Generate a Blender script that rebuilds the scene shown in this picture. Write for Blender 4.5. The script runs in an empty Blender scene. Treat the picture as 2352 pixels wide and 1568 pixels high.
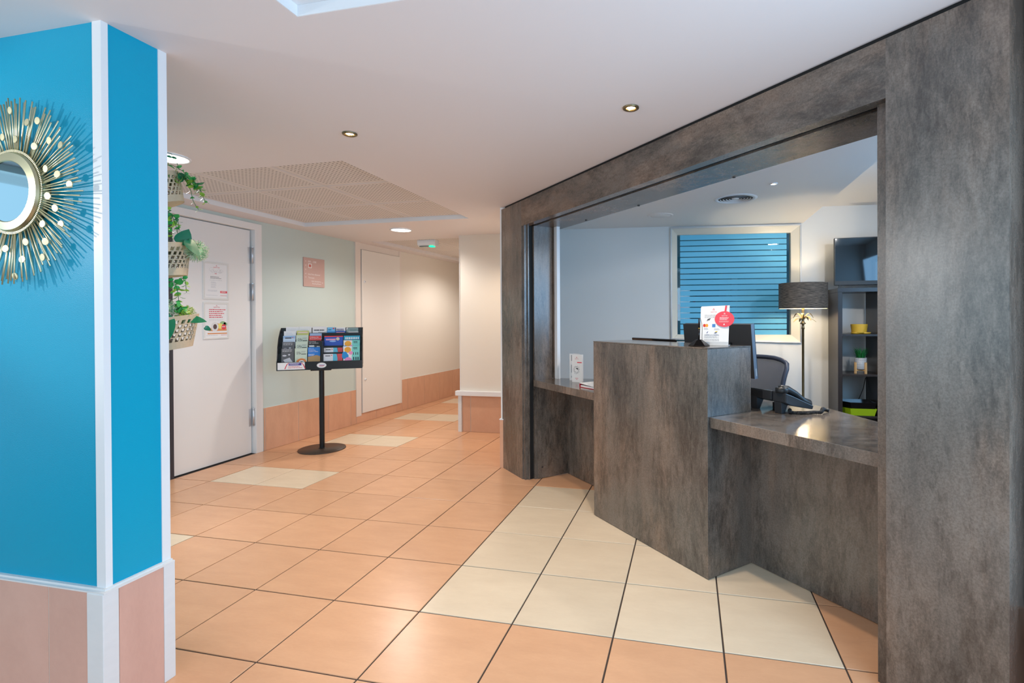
import bpy, math, random
from mathutils import Vector, Matrix
random.seed(7)
C = bpy.context.scene.collection
PI = math.pi
Q2 = 2 ** .5

# ---------------------------------------------------------------- camera
cam = bpy.data.cameras.new('camera')
camo = bpy.data.objects.new('camera', cam)
C.objects.link(camo)
CAM = Vector((1.1365, -1.9763, 1.2551))
yaw, pitch, roll = .221049, -.005196, -.00463
fwd0 = Vector((-math.sin(yaw), math.cos(yaw), 0)); right0 = Vector((math.cos(yaw), math.sin(yaw), 0)); up0 = Vector((0, 0, 1))
fwd = fwd0 * math.cos(pitch) + up0 * math.sin(pitch)
upv = up0 * math.cos(pitch) - fwd0 * math.sin(pitch)
rt = right0 * math.cos(roll) + upv * math.sin(roll)
uu = upv * math.cos(roll) - right0 * math.sin(roll)
M = Matrix((rt, uu, -fwd)).transposed().to_4x4()
M.translation = CAM
camo.matrix_world = M
cam.sensor_width = 36
cam.lens = 1166.277 * 36 / 2352
cam.shift_x = -144.48 / 2352
cam.shift_y = -46.03 / 2352
cam.clip_start = .02
bpy.context.scene.camera = camo

# ---------------------------------------------------------------- world and light
sc = bpy.context.scene
sc.view_settings.view_transform = 'Standard'
sc.view_settings.look = 'None'
sc.view_settings.gamma = 1
sc.view_settings.use_curve_mapping = False
sc.view_settings.exposure = 0.14
w = bpy.data.worlds.new('daylight'); sc.world = w
w.use_nodes = True
w.node_tree.nodes['Background'].inputs[0].default_value = (.42, .68, .9, 1)
w.node_tree.nodes['Background'].inputs[1].default_value = .9

def lamp(name, kind, loc, energy, color, target=None, **kw):
    l = bpy.data.lights.new(name, kind); l.energy = energy; l.color = color
    for k, v in kw.items(): setattr(l, k, v)
    o = bpy.data.objects.new(name, l); o.location = loc; C.objects.link(o)
    if target is not None:
        o.rotation_euler = (Vector(target) - Vector(loc)).to_track_quat('-Z', 'Y').to_euler()
    return o

DAY = (.52, .78, 1)
WARM = (1, .80, .59)
# daylight through the glazed entrance behind and to the right of the camera
lamp('window_daylight', 'AREA', (2.06, -1.35, 1.16), 44, (.50, .75, 1), (0, -1.0, 1.0), shape='RECTANGLE', size=1.7, size_y=1.4)
lamp('entrance_daylight', 'AREA', (-.2, -4.38, 1.2), 36, (.84, .92, 1), (-.2, 0, 1.1), shape='RECTANGLE', size=3.6, size_y=1.9)
# ceiling lamps, then window light and added fills
lamp('spot_glow', 'SPOT', (.887, .29, 2.18), 54, WARM, (.887, .29, 0), spot_size=2.2, spot_blend=.8, shadow_soft_size=.03)
lamp('spot_glow', 'SPOT', (-.53, .28, 2.18), 46, WARM, (-.53, .28, 0), spot_size=2.2, spot_blend=.8, shadow_soft_size=.03)
lamp('downlight_glow', 'SPOT', (-1.795, 2.807, 2.18), 66, (1, .93, .86), (-1.795, 2.807, 0), spot_size=2.8, spot_blend=.6, shadow_soft_size=.08)
lamp('downlight_glow', 'SPOT', (-1.78, .36, 2.18), 72, (.97, .98, 1), (-1.78, .36, 0), spot_size=2.8, spot_blend=.6, shadow_soft_size=.08)
lamp('corridor_glow', 'SPOT', (-1.8, 5.0, 2.18), 50, (1, .94, .88), (-1.8, 5.0, 0), spot_size=2.8, spot_blend=.6, shadow_soft_size=.08)
lamp('reception_glow', 'SPOT', (1.689, 1.617, 2.13), 50, (1, .96, .92), (1.689, 1.617, 0), spot_size=2.6, spot_blend=.7, shadow_soft_size=.03)
lamp('reception_glow', 'SPOT', (2.75, .9, 2.28), 66, (1, .97, .94), (2.25, 2.2, .4), spot_size=2.8, spot_blend=.7, shadow_soft_size=.06)  # added fill from a hidden spot, brightens the reception and its back wall
lamp('office_daylight', 'AREA', (3.44, .70, 1.55), 27, (.28, .60, 1), (0, .9, 1.2), shape='RECTANGLE', size=1.5, size_y=1.05)
lamp('side_window_fill', 'AREA', (-2.84, -2.75, 1.4), 15, (.60, .86, 1), (0, -2.75, 1.4), shape='RECTANGLE', size=2.3, size_y=1.5)  # added at the unseen left window to brighten the left ceiling
lamp('niche_glow', 'SPOT', (-.65, 2.75, 2.17), 22, WARM, (-.75, 2.75, 0), spot_size=2.2, spot_blend=.8, shadow_soft_size=.03)
lamp('mirror_shadow_spot', 'SPOT', (-1.95, -1.72, 1.80), 30, (1, .96, .92), (-.85, -.745, 1.66), spot_size=.95, spot_blend=.6, shadow_soft_size=.012)  # unseen spot without a fixture, added to cast the mirror's shadows

# ---------------------------------------------------------------- materials
MATS = {}
def nt(name):
    m = bpy.data.materials.new(name); m.use_nodes = True
    n = m.node_tree.nodes; l = m.node_tree.links
    return m, n, l, n['Principled BSDF']
def lin(r, g, b):
    f = lambda c: ((c / 255 + .055) / 1.055) ** 2.4 if c > 10 else c / 255 / 12.92
    return (f(r), f(g), f(b), 1)
def mat(name, rgb, rough=.5, metal=0, noise=0, scale=8, bump=0, bscale=120, emit=0, ecol=None, stretch=(1, 1, 1), spec=None, coat=0):
    if name in MATS: return MATS[name]
    m, n, l, b = nt(name)
    b.inputs['Base Color'].default_value = lin(*rgb)
    b.inputs['Roughness'].default_value = rough
    b.inputs['Metallic'].default_value = metal
    if spec is not None: b.inputs['Specular IOR Level'].default_value = spec
    if coat: b.inputs['Coat Weight'].default_value = coat; b.inputs['Coat Roughness'].default_value = .08
    if emit:
        b.inputs['Emission Color'].default_value = ecol or lin(*rgb)
        b.inputs['Emission Strength'].default_value = emit
    if noise or bump:
        g = n.new('ShaderNodeNewGeometry'); mp = n.new('ShaderNodeMapping'); mp.inputs['Scale'].default_value = stretch
        l.new(g.outputs['Position'], mp.inputs['Vector'])
    if noise:
        t = n.new('ShaderNodeTexNoise'); t.inputs['Scale'].default_value = scale; t.inputs['Detail'].default_value = 5
        l.new(mp.outputs[0], t.inputs['Vector'])
        mx = n.new('ShaderNodeMix'); mx.data_type = 'RGBA'
        c = lin(*rgb)
        mx.inputs[6].default_value = tuple(max(0, x * (1 - noise)) for x in c[:3]) + (1,)
        mx.inputs[7].default_value = tuple(min(1, x * (1 + noise)) for x in c[:3]) + (1,)
        l.new(t.outputs['Fac'], mx.inputs[0]); l.new(mx.outputs[2], b.inputs['Base Color'])
    if bump:
        t2 = n.new('ShaderNodeTexNoise'); t2.inputs['Scale'].default_value = bscale; t2.inputs['Detail'].default_value = 3
        l.new(mp.outputs[0], t2.inputs['Vector'])
        bp = n.new('ShaderNodeBump'); bp.inputs['Strength'].default_value = bump; bp.inputs['Distance'].default_value = .002
        l.new(t2.outputs['Fac'], bp.inputs['Height']); l.new(bp.outputs[0], b.inputs['Normal'])
    MATS[name] = m
    return m

def laminate(name, stretch, tint=1.0, rough=.27):
    """dark mottled concrete-look laminate with brown clouds, grey streaks and fine speckle"""
    m, n, l, b = nt(name)
    g = n.new('ShaderNodeNewGeometry'); mp = n.new('ShaderNodeMapping'); mp.inputs['Scale'].default_value = stretch
    l.new(g.outputs['Position'], mp.inputs['Vector'])
    def noise(scale, detail, rough_=.6, vec=mp.outputs[0], dist=0):
        t = n.new('ShaderNodeTexNoise'); t.inputs['Scale'].default_value = scale; t.inputs['Detail'].default_value = detail
        t.inputs['Roughness'].default_value = rough_; t.inputs['Distortion'].default_value = dist
        l.new(vec, t.inputs['Vector']); return t.outputs['Fac']
    def ramp(f, stops):
        r = n.new('ShaderNodeValToRGB'); e = r.color_ramp.elements
        e[0].position, e[0].color = stops[0]; e[1].position, e[1].color = stops[-1]
        for p, c in stops[1:-1]:
            x = e.new(p); x.color = c
        l.new(f, r.inputs[0]); return r.outputs[0]
    def mix(f, a, c, mode='MIX'):
        mx = n.new('ShaderNodeMix'); mx.data_type = 'RGBA'; mx.blend_type = mode
        if isinstance(f, float): mx.inputs[0].default_value = f
        else: l.new(f, mx.inputs[0])
        for s, v in ((6, a), (7, c)):
            if isinstance(v, tuple): mx.inputs[s].default_value = v
            else: l.new(v, mx.inputs[s])
        return mx.outputs[2]
    k = tint
    T = lambda r, g_, b_: tuple(x * k for x in lin(r, g_, b_)[:3]) + (1,)
    base = ramp(noise(1.6, 5, .62), [(.34, T(107, 102, 96)), (.5, T(131, 116, 104)), (.62, T(166, 135, 112))])
    streak = ramp(noise(5.5, 6, .7), [(.35, T(92, 92, 90)), (.65, T(142, 134, 126))])
    col = mix(.42, base, streak)
    dark = ramp(noise(2.1, 11, .8, dist=.25), [(.46, (1.06, 1.06, 1.06, 1)), (.515, (.80, .80, .80, 1)), (.60, (.50, .50, .50, 1))])
    col = mix(1.0, col, dark, 'MULTIPLY')
    scr = n.new('ShaderNodeMapping'); scr.inputs['Scale'].default_value = tuple(k_ * 1.0 for k_ in stretch)
    l.new(g.outputs['Position'], scr.inputs['Vector'])
    scratch = ramp(noise(34, 6, .75, scr.outputs[0], .6), [(.40, (.62, .61, .6, 1)), (.58, (1.12, 1.12, 1.12, 1))])
    msk = ramp(noise(2.1, 11, .8, dist=.25), [(.44, (.22, .22, .22, 1)), (.58, (1, 1, 1, 1))])
    col = mix(msk, col, mix(1.0, col, scratch, 'MULTIPLY'))
    speck = ramp(noise(150, 4, .7, g.outputs['Position']), [(.38, (.72, .71, .7, 1)), (.6, (1.12, 1.12, 1.12, 1))])
    col = mix(.75, col, speck, 'MULTIPLY')
    l.new(col, b.inputs['Base Color'])
    b.inputs['Roughness'].default_value = rough
    b.inputs['Specular IOR Level'].default_value = .85
    t2 = noise(190, 3, .6, g.outputs['Position'])
    bp = n.new('ShaderNodeBump'); bp.inputs['Strength'].default_value = .12; bp.inputs['Distance'].default_value = .001
    l.new(t2, bp.inputs['Height']); l.new(bp.outputs[0], b.inputs['Normal'])
    return m
LAM = laminate('concrete_laminate', (1.5, 1.5, .45), .74)
LAM_H = laminate('concrete_laminate_horizontal', (.6, .6, 1.6), .74)
LAM_T = laminate('concrete_laminate_top', (1, 1, 1), .78, .13)

def tile_mat(name, rgb, k):
    m, n, l, b = nt(name)
    g = n.new('ShaderNodeNewGeometry'); oi = n.new('ShaderNodeObjectInfo')
    add = n.new('ShaderNodeVectorMath'); add.operation = 'ADD'
    sc_ = n.new('ShaderNodeVectorMath'); sc_.operation = 'SCALE'; sc_.inputs[3].default_value = 37
    l.new(oi.outputs['Random'], sc_.inputs[0]); l.new(g.outputs['Position'], add.inputs[0]); l.new(sc_.outputs[0], add.inputs[1])
    mp = n.new('ShaderNodeMapping'); mp.inputs['Scale'].default_value = (1, 3.0, 1)
    l.new(add.outputs[0], mp.inputs['Vector'])
    t = n.new('ShaderNodeTexNoise'); t.inputs['Scale'].default_value = 4; t.inputs['Detail'].default_value = 7; t.inputs['Roughness'].default_value = .62
    l.new(mp.outputs[0], t.inputs['Vector'])
    t3 = n.new('ShaderNodeTexNoise'); t3.inputs['Scale'].default_value = 42; t3.inputs['Detail'].default_value = 5; t3.inputs['Roughness'].default_value = .7
    l.new(mp.outputs[0], t3.inputs['Vector'])
    mx = n.new('ShaderNodeMix'); mx.data_type = 'RGBA'
    c = lin(*rgb)
    mx.inputs[6].default_value = tuple(x * y for x, y in zip(c[:3], (1 - k * .6, 1 - k * .95, 1 - k * 1.1))) + (1,)
    mx.inputs[7].default_value = tuple(min(1, x * (1 + k)) for x in c[:3]) + (1,)
    ad = n.new('ShaderNodeMath'); ad.operation = 'ADD'
    h = n.new('ShaderNodeMath'); h.operation = 'MULTIPLY'; h.inputs[1].default_value = .35
    l.new(t3.outputs['Fac'], h.inputs[0]); l.new(t.outputs['Fac'], ad.inputs[0]); l.new(h.outputs[0], ad.inputs[1])
    rmp = n.new('ShaderNodeMapRange'); rmp.inputs[1].default_value = .4; rmp.inputs[2].default_value = .95
    l.new(ad.outputs[0], rmp.inputs[0])
    l.new(rmp.outputs[0], mx.inputs[0])
    # each tile has its own slight shade
    hv = n.new('ShaderNodeHueSaturation')
    mr = n.new('ShaderNodeMapRange'); mr.inputs[3].default_value = .95; mr.inputs[4].default_value = 1.04
    l.new(oi.outputs['Random'], mr.inputs[0]); l.new(mr.outputs[0], hv.inputs['Value'])
    l.new(mx.outputs[2], hv.inputs['Color']); l.new(hv.outputs[0], b.inputs['Base Color'])
    b.inputs['Roughness'].default_value = .27
    b.inputs['Specular IOR Level'].default_value = .38
    MATS[name] = m
    return m
ORANGE = tile_mat('terracotta_tile', (218, 168, 130), .085)
CREAM = tile_mat('cream_tile', (226, 207, 180), .07)
SKIRT = tile_mat('terracotta_skirting', (216, 168, 138), .08)
PINK = tile_mat('pink_skirting', (216, 172, 156), .08)
GROUT = mat('grout', (74, 62, 56), .85, noise=.15, scale=40)
GROUT_L = mat('pale_grout', (215, 208, 198), .8)
WHITE = mat('white_paint', (236, 232, 228), .55, bump=.08, bscale=90)
CEIL = mat('ceiling_paint', (232, 226, 226), .6, bump=.05, bscale=70)
CREAMW = mat('cream_wall', (232, 224, 213), .5, bump=.1, bscale=160)
SAGE = mat('sage_wall', (200, 213, 208), .5, bump=.1, bscale=160)
BLUE = mat('blue_wall', (0, 160, 196), .34, bump=.35, bscale=380, spec=.28)
TRIMW = mat('white_trim', (235, 236, 238), .4)
SKW = mat('scuffed_white', (226, 226, 226), .55, noise=.05, scale=14, stretch=(1, 1, 3))
GREYW = mat('reception_wall', (222, 222, 220), .55, bump=.1, bscale=160)
DOORM = mat('door_white', (236, 235, 233), .38)
STEEL = mat('brushed_steel', (214, 220, 226), .42, .85)
BLACK = mat('black_plastic', (26, 27, 30), .38)
BLACKG = mat('black_gloss', (14, 14, 16), .12)
BLACKM = mat('black_metal', (30, 31, 34), .35, .3, noise=.2, scale=60)
SLOT = mat('dark_slot', (10, 10, 10), .7)
BROWNB = mat('brown_metal', (74, 60, 52), .4, .2, noise=.1, scale=60)
GOLD = mat('pale_gold', (218, 210, 176), .38, .9)
GOLDD = mat('aged_brass', (140, 126, 96), .38, 1, noise=.3, scale=30)
PAPER = mat('white_paper', (238, 238, 238), .5)
INK = mat('grey_ink', (148, 150, 156), .6)
INKD = mat('dark_ink', (40, 40, 46), .6)
RED = mat('coral_red', (232, 72, 88), .5)
REDT = mat('red_ink', (215, 70, 88), .6)

def emission(name, col, s):
    m = bpy.data.materials.new(name); m.use_nodes = True
    n = m.node_tree.nodes; n.clear()
    e = n.new('ShaderNodeEmission'); e.inputs[0].default_value = tuple(col) + (1,); e.inputs[1].default_value = s
    o = n.new('ShaderNodeOutputMaterial'); m.node_tree.links.new(e.outputs[0], o.inputs[0])
    return m
E_WARM = emission('halogen_glow', (1, .86, .66), 22)
E_LED = emission('led_glow', (1, .94, .86), 9)
E_COOL = emission('cool_led_glow', (1, .98, .95), 20)
E_GREEN = emission('green_exit_glow', (.02, .9, .42), 1.6)

def perforated():
    """acoustic panel: rows of round holes"""
    m, n, l, b = nt('perforated_panel')
    tc = n.new('ShaderNodeTexCoord')
    s = n.new('ShaderNodeVectorMath'); s.operation = 'SCALE'; s.inputs[3].default_value = 1 / .0300
    l.new(tc.outputs['Object'], s.inputs[0])
    off = n.new('ShaderNodeVectorMath'); off.operation = 'ADD'; off.inputs[1].default_value = (.5, .5, 0); l.new(s.outputs[0], off.inputs[0])
    f = n.new('ShaderNodeVectorMath'); f.operation = 'FRACTION'; l.new(off.outputs[0], f.inputs[0])
    sub = n.new('ShaderNodeVectorMath'); sub.operation = 'SUBTRACT'; sub.inputs[1].default_value = (.5, .5, 0); l.new(f.outputs[0], sub.inputs[0])
    fl = n.new('ShaderNodeVectorMath'); fl.operation = 'MULTIPLY'; fl.inputs[1].default_value = (1, 1, 0); l.new(sub.outputs[0], fl.inputs[0])
    ln = n.new('ShaderNodeVectorMath'); ln.operation = 'LENGTH'; l.new(fl.outputs[0], ln.inputs[0])
    lt = n.new('ShaderNodeMath'); lt.operation = 'LESS_THAN'; lt.inputs[1].default_value = .225; l.new(ln.outputs['Value'], lt.inputs[0])
    # plain margin along the panel's border
    ab = n.new('ShaderNodeVectorMath'); ab.operation = 'ABSOLUTE'; l.new(tc.outputs['Object'], ab.inputs[0])
    sx = n.new('ShaderNodeSeparateXYZ'); l.new(ab.outputs[0], sx.inputs[0])
    mxx = n.new('ShaderNodeMath'); mxx.operation = 'MAXIMUM'; l.new(sx.outputs[0], mxx.inputs[0]); l.new(sx.outputs[1], mxx.inputs[1])
    ins = n.new('ShaderNodeMath'); ins.operation = 'LESS_THAN'; ins.inputs[1].default_value = .257; l.new(mxx.outputs[0], ins.inputs[0])
    mu = n.new('ShaderNodeMath'); mu.operation = 'MULTIPLY'; l.new(lt.outputs[0], mu.inputs[0]); l.new(ins.outputs[0], mu.inputs[1])
    mx = n.new('ShaderNodeMix'); mx.data_type = 'RGBA'; l.new(mu.outputs[0], mx.inputs[0])
    mx.inputs[6].default_value = lin(224, 217, 212); mx.inputs[7].default_value = lin(142, 136, 132)
    l.new(mx.outputs[2], b.inputs['Base Color']); b.inputs['Roughness'].default_value = .7
    return m
PERF = perforated()

# ---------------------------------------------------------------- mesh helpers
class MB:
    def __init__(s): s.v = []; s.f = []; s.m = []; s.sm = []
    def add(s, vs, fs, mi=0, smooth=False):
        o = len(s.v); s.v += [tuple(v) for v in vs]
        for f in fs: s.f.append([i + o for i in f]); s.m.append(mi); s.sm.append(smooth)
        return s
    def box(s, x0, x1, y0, y1, z0, z1, mi=0, T=None):
        vs = [Vector((x, y, z)) for x in (x0, x1) for y in (y0, y1) for z in (z0, z1)]
        if T is not None: vs = [T @ v for v in vs]
        return s.add(vs, [(0, 1, 3, 2), (4, 6, 7, 5), (0, 4, 5, 1), (2, 3, 7, 6), (0, 2, 6, 4), (1, 5, 7, 3)], mi)
    def prism(s, pts, z0, z1, mi=0, T=None):
        n = len(pts)
        vs = [Vector((p[0], p[1], z0)) for p in pts] + [Vector((p[0], p[1], z1)) for p in pts]
        if T is not None: vs = [T @ v for v in vs]
        return s.add(vs, [tuple(range(n))[::-1], tuple(range(n, 2 * n))] + [(i, (i + 1) % n, n + (i + 1) % n, n + i) for i in range(n)], mi)
    def lathe(s, prof, seg=24, mi=0, T=None, smooth=True, a0=0, a1=2 * PI):
        full = abs(a1 - a0 - 2 * PI) < 1e-6
        m = seg if full else seg + 1
        vs = []
        for r, z in prof:
            for k in range(m):
                a = a0 + (a1 - a0) * k / seg
                vs.append(Vector((r * math.cos(a), r * math.sin(a), z)))
        if T is not None: vs = [T @ v for v in vs]
        fs = []
        for i in range(len(prof) - 1):
            for k in range(seg):
                k2 = (k + 1) % m if full else k + 1
                fs.append((i * m + k, i * m + k2, (i + 1) * m + k2, (i + 1) * m + k))
        return s.add(vs, fs, mi, smooth)
    def disc(s, r, z, seg=24, mi=0, T=None, cx=0, cy=0):
        vs = [Vector((cx + r * math.cos(2 * PI * k / seg), cy + r * math.sin(2 * PI * k / seg), z)) for k in range(seg)]
        if T is not None: vs = [T @ v for v in vs]
        return s.add(vs, [tuple(range(seg))], mi)
    def tube(s, pts, r, seg=8, mi=0, cap=True, smooth=True):
        pts = [Vector(p) for p in pts]; n = len(pts)
        rs = r if isinstance(r, (list, tuple)) else [r] * n
        vs = []; ref = None
        for i, p in enumerate(pts):
            d = (pts[min(i + 1, n - 1)] - pts[max(i - 1, 0)]).normalized()
            if ref is None:
                ref = d.orthogonal().normalized()
            else:
                ref = (ref - d * ref.dot(d))
                ref = ref.normalized() if ref.length > 1e-6 else d.orthogonal().normalized()
            b = d.cross(ref)
            for k in range(seg):
                a = 2 * PI * k / seg
                vs.append(p + (ref * math.cos(a) + b * math.sin(a)) * rs[i])
        fs = [(i * seg + k, i * seg + (k + 1) % seg, (i + 1) * seg + (k + 1) % seg, (i + 1) * seg + k) for i in range(n - 1) for k in range(seg)]
        if cap: fs += [tuple(range(seg))[::-1], tuple(range((n - 1) * seg, n * seg))]
        return s.add(vs, fs, mi, smooth)
    def rect(s, x0, x1, z0, z1, y, mi=0):
        """flat print facing -y"""
        return s.add([(x0, y, z0), (x1, y, z0), (x1, y, z1), (x0, y, z1)], [(0, 1, 2, 3)], mi)
    def oval(s, cx, cz, rx, rz, y, mi=0, seg=24):
        return s.add([(cx + rx * math.cos(2 * PI * k / seg), y, cz + rz * math.sin(2 * PI * k / seg)) for k in range(seg)], [tuple(range(seg))], mi)
    def build(s, name, mats, parent=None, kind=None, bevel=0):
        me = bpy.data.meshes.new(name); me.from_pydata(s.v, [], s.f)
        if not isinstance(mats, (list, tuple)): mats = [mats]
        for m in mats: me.materials.append(m)
        me.polygons.foreach_set('material_index', s.m)
        me.polygons.foreach_set('use_smooth', s.sm)
        me.update()
        o = bpy.data.objects.new(name, me); C.objects.link(o)
        if parent is not None: o.parent = parent
        if kind: o['kind'] = kind
        if bevel:
            bv = o.modifiers.new('bevel', 'BEVEL'); bv.width = bevel; bv.segments = 2; bv.limit_method = 'ANGLE'
        return o
def thing(name, label, cat, loc=(0, 0, 0), rotz=0, group=None, rot=None):
    o = bpy.data.objects.new(name, None); C.objects.link(o); o.empty_display_size = .05
    o.location = loc; o.rotation_euler = rot or (0, 0, rotz)
    o['label'] = label; o['category'] = cat
    if group: o['group'] = group
    return o
def tag(o, label, cat, group=None):
    o['label'] = label; o['category'] = cat
    if group: o['group'] = group
    return o
def struct(name, mb, mats, **k):
    return mb.build(name, mats, kind='structure', **k)
def dup(root, loc, rotz, label, group=None):
    r = root.copy(); C.objects.link(r); r.location = loc; r.rotation_euler = (0, 0, rotz); r['label'] = label
    if group: r['group'] = group
    for ch in list(root.children):
        c = ch.copy(); C.objects.link(c); c.parent = r
        for g in list(ch.children):
            d = g.copy(); C.objects.link(d); d.parent = c
    return r
def lettering(lines, m, parent, name='lettering'):
    """lines: (text, x, z, size, align, y) printed facing -y of the parent"""
    mb = MB()
    for txt, x, z, size, al, y in lines:
        cu = bpy.data.curves.new('t', 'FONT'); cu.body = txt; cu.size = size; cu.align_x = al; cu.resolution_u = 2
        o = bpy.data.objects.new('t', cu); C.objects.link(o)
        bpy.context.view_layer.update()
        me = bpy.data.meshes.new_from_object(o.evaluated_get(bpy.context.evaluated_depsgraph_get()))
        mb.add([(x + v.co.x, y, z + v.co.y) for v in me.vertices], [tuple(p.vertices) for p in me.polygons])
        bpy.data.objects.remove(o); bpy.data.curves.remove(cu); bpy.data.meshes.remove(me)
    return mb.build(name, m, parent)
def W(s, t, z=0): return Vector(((s + t) / Q2, (t - s) / Q2, z))
R45 = -PI / 4

# ---------------------------------------------------------------- setting
S = .42
CZ = 2.195
G = .0034                                    # half a joint
def wall_x(y): return -2.86 if y <= 2.1 else -2.86 + .0526 * (y - 2.1)
floor = struct('floor', MB().box(-2.95, 3.5, -4.4, 7.5, -.06, -.004), GROUT)
def is_cream(i, j):
    if i in (-6, -5) and j % 3 == 0 and -3 <= j: return True
    return 0 <= i <= 3 and 0 <= j <= 3
proto = {}
def floor_tile(i, j):
    m = CREAM if is_cream(i, j) else ORANGE
    x0, x1, y0, y1 = i * S + G, (i + 1) * S - G, j * S + G, (j + 1) * S - G
    if i == -7:
        a, b = wall_x(y0) + .004, wall_x(y1) + .004
        if a >= x1 - .01: return
        mb = MB().prism([(a, y0), (x1, y0), (x1, y1), (min(b, x1 - .005), y1)], -.01, 0)
        mb.build('floor_tile', m, floor)
        return
    if m not in proto:
        w_ = S / 2 - G
        e = .0015
        mb = MB()
        ring = lambda k, z: [(-k, -k, z), (k, -k, z), (k, k, z), (-k, k, z)]
        vs = ring(w_, -.01) + ring(w_, -e) + ring(w_ - e, 0)
        fs = [(a + k, a + (k + 1) % 4, a + 4 + (k + 1) % 4, a + 4 + k) for a in (0, 4) for k in range(4)] + [(8, 9, 10, 11)]
        mb.add(vs, fs)
        o = mb.build('floor_tile', m, floor); proto[m] = o
    else:
        o = proto[m].copy(); C.objects.link(o); o.parent = floor
    o.location = ((i + .5) * S, (j + .5) * S, 0)
for j in range(-6, 17):
    for i in range(-7, 5):
        x, y = (i + .5) * S, (j + .5) * S
        if (x + y) / Q2 > 1.72 + .1 and x > -.55: continue          # behind the counter panels
        if y > 3.295 and x > -1.2: continue                          # inside the corridor wall
        if y < -1.3 and x < -.7: continue                            # behind the pillar, out of view
        floor_tile(i, j)

# --- ceiling with its recesses
RX0, RX1, RY0, RY1 = -2.64, -.86, .655, 2.43
TX0, TX1, TY0, TY1 = -.046, 1.73, -2.40, -.622
cx_ = lambda y: -2.605 + .0526 * (y - 3.46)
def band(xs, ys, holes, z0, z1):
    mb = MB()
    for a in range(len(xs) - 1):
        for b in range(len(ys) - 1):
            mx_, my_ = (xs[a] + xs[a + 1]) / 2, (ys[b] + ys[b + 1]) / 2
            if any(h[0] < mx_ < h[1] and h[2] < my_ < h[3] for h in holes): continue
            mb.box(xs[a], xs[a + 1], ys[b], ys[b + 1], z0, z1)
    return mb
mb = band([-2.95, RX0, RX1, TX0, TX1, 2.19], [-4.4, TY0, TY1, RY0, RY1, 3.46], [(RX0, RX1, RY0, RY1), (TX0, TX1, TY0, TY1)], CZ, CZ + .04)
mb.prism([(-2.95, 3.46), (cx_(3.46), 3.46), (cx_(7.5), 7.5), (-2.95, 7.5)], CZ, CZ + .04)
mb.prism([(-1.0, 3.46), (2.19, 3.46), (2.19, 7.5), (-1.0, 7.5)], CZ, CZ + .04)
ceiling = struct('ceiling', mb, CEIL)
def panel(x0, x1, y0, y1, z, rz=0):
    w2, h2 = (x1 - x0) / 2, (y1 - y0) / 2
    m = MB().box(-w2 + .003, w2 - .003, -h2 + .003, h2 - .003, 0, .015)
    m.box(-w2 + .010, w2 - .010, -h2 + .010, h2 - .010, -.004, 0)
    o = m.build('ceiling_panel', PERF, ceiling); o.location = ((x0 + x1) / 2, (y0 + y1) / 2, z); o.rotation_euler = (0, 0, rz)
    return o
for a in range(3):
    for b in range(3):
        p = (RX1 - RX0) / 3; q = (RY1 - RY0) / 3
        panel(RX0 + a * p, RX0 + (a + 1) * p, RY0 + b * q, RY0 + (b + 1) * q, CZ + .042)
for b in range(7):
    for a in range(3):
        y = 3.47 + b * .59
        x = cx_(y) + .015 + a * .59
        panel(x, x + .59, y, y + .59, CZ + .042, -.0526)
for a in range(3):
    for b in range(3):
        panel(TX0 + .03 + a * .578, TX0 + .03 + (a + 1) * .578, TY1 - .03 - (b + 1) * .578, TY1 - .03 - b * .578, CZ + .20)
mb = MB()                                                  # upstands round the three recesses
h = .0025
def upstand(x0, x1, y0, y1, z1):
    z0 = CZ + .0005 if z1 < CZ + .1 else CZ + .0452
    mb.box(x0, x0 + h, y0, y1, z0, z1); mb.box(x1 - h, x1, y0, y1, z0, z1)
    mb.box(x0 + h, x1 - h, y0, y0 + h, z0, z1); mb.box(x0 + h, x1 - h, y1 - h, y1, z0, z1)
upstand(RX0, RX1, RY0, RY1, CZ + .06)
mb.build('recess_edge', TRIMW, ceiling)
mb = MB(); upstand(TX0, TX1, TY0, TY1, CZ + .035)
mb.box(TX0, TX0 + .03, TY0, TY1, CZ + .0352, CZ + .045); mb.box(TX0 + .03, TX1, TY1 - .03, TY1, CZ + .0352, CZ + .045)
mb.build('recess_edge', TRIMW, ceiling)
mb = MB(); mb.box(TX0 + .0255, TX0 + .028, TY0, TY1 - .0255, CZ + .0452, CZ + .215); mb.box(TX0 + .028, TX1, TY1 - .028, TY1 - .0255, CZ + .0452, CZ + .215)
mb.box(TX1 - .0025, TX1, TY0, TY1 - .028, CZ + .0352, CZ + .215); mb.box(TX0 + .028, TX1 - .0025, TY0, TY0 + .0025, CZ + .0352, CZ + .215)
mb.build('recess_side', mat('recess_grey', (196, 196, 200), .6), ceiling)
MB().box(-2.95, 3.5, -4.4, 7.5, CZ + .23, CZ + .25).build('ceiling_slab', CEIL, ceiling)

# --- left wall with the door opening, sage green
DY0, DY1, DZ = 1.07, 2.108, 2.165
mb = MB().box(-3.0, -2.86, -1.6, DY0, 0, 2.25).box(-3.0, -2.86, -4.4, -3.9, 0, 2.25).box(-3.0, -2.86, -3.9, -1.6, 0, .65).box(-3.0, -2.86, -3.9, -1.6, 2.15, 2.25).box(-3.0, -2.86, DY1, 2.12, 0, 2.25).box(-3.0, -2.86, DY0, DY1, DZ, 2.25)
wl = struct('wall_left', mb, SAGE)
A87 = PI / 2 - .0526
T_lw = Matrix.Translation((-2.86, 2.1, 0)) @ Matrix.Rotation(A87, 4, 'Z')        # x along the wall, y into it
wls = struct('wall_left_sage', MB().box(.0, 1.312, 0, .14, 0, 2.25, T=T_lw), SAGE)
wlc = struct('wall_corridor_left', MB().box(1.312, 5.6, 0.002, .14, 0, 2.25, T=T_lw), CREAMW)
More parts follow.
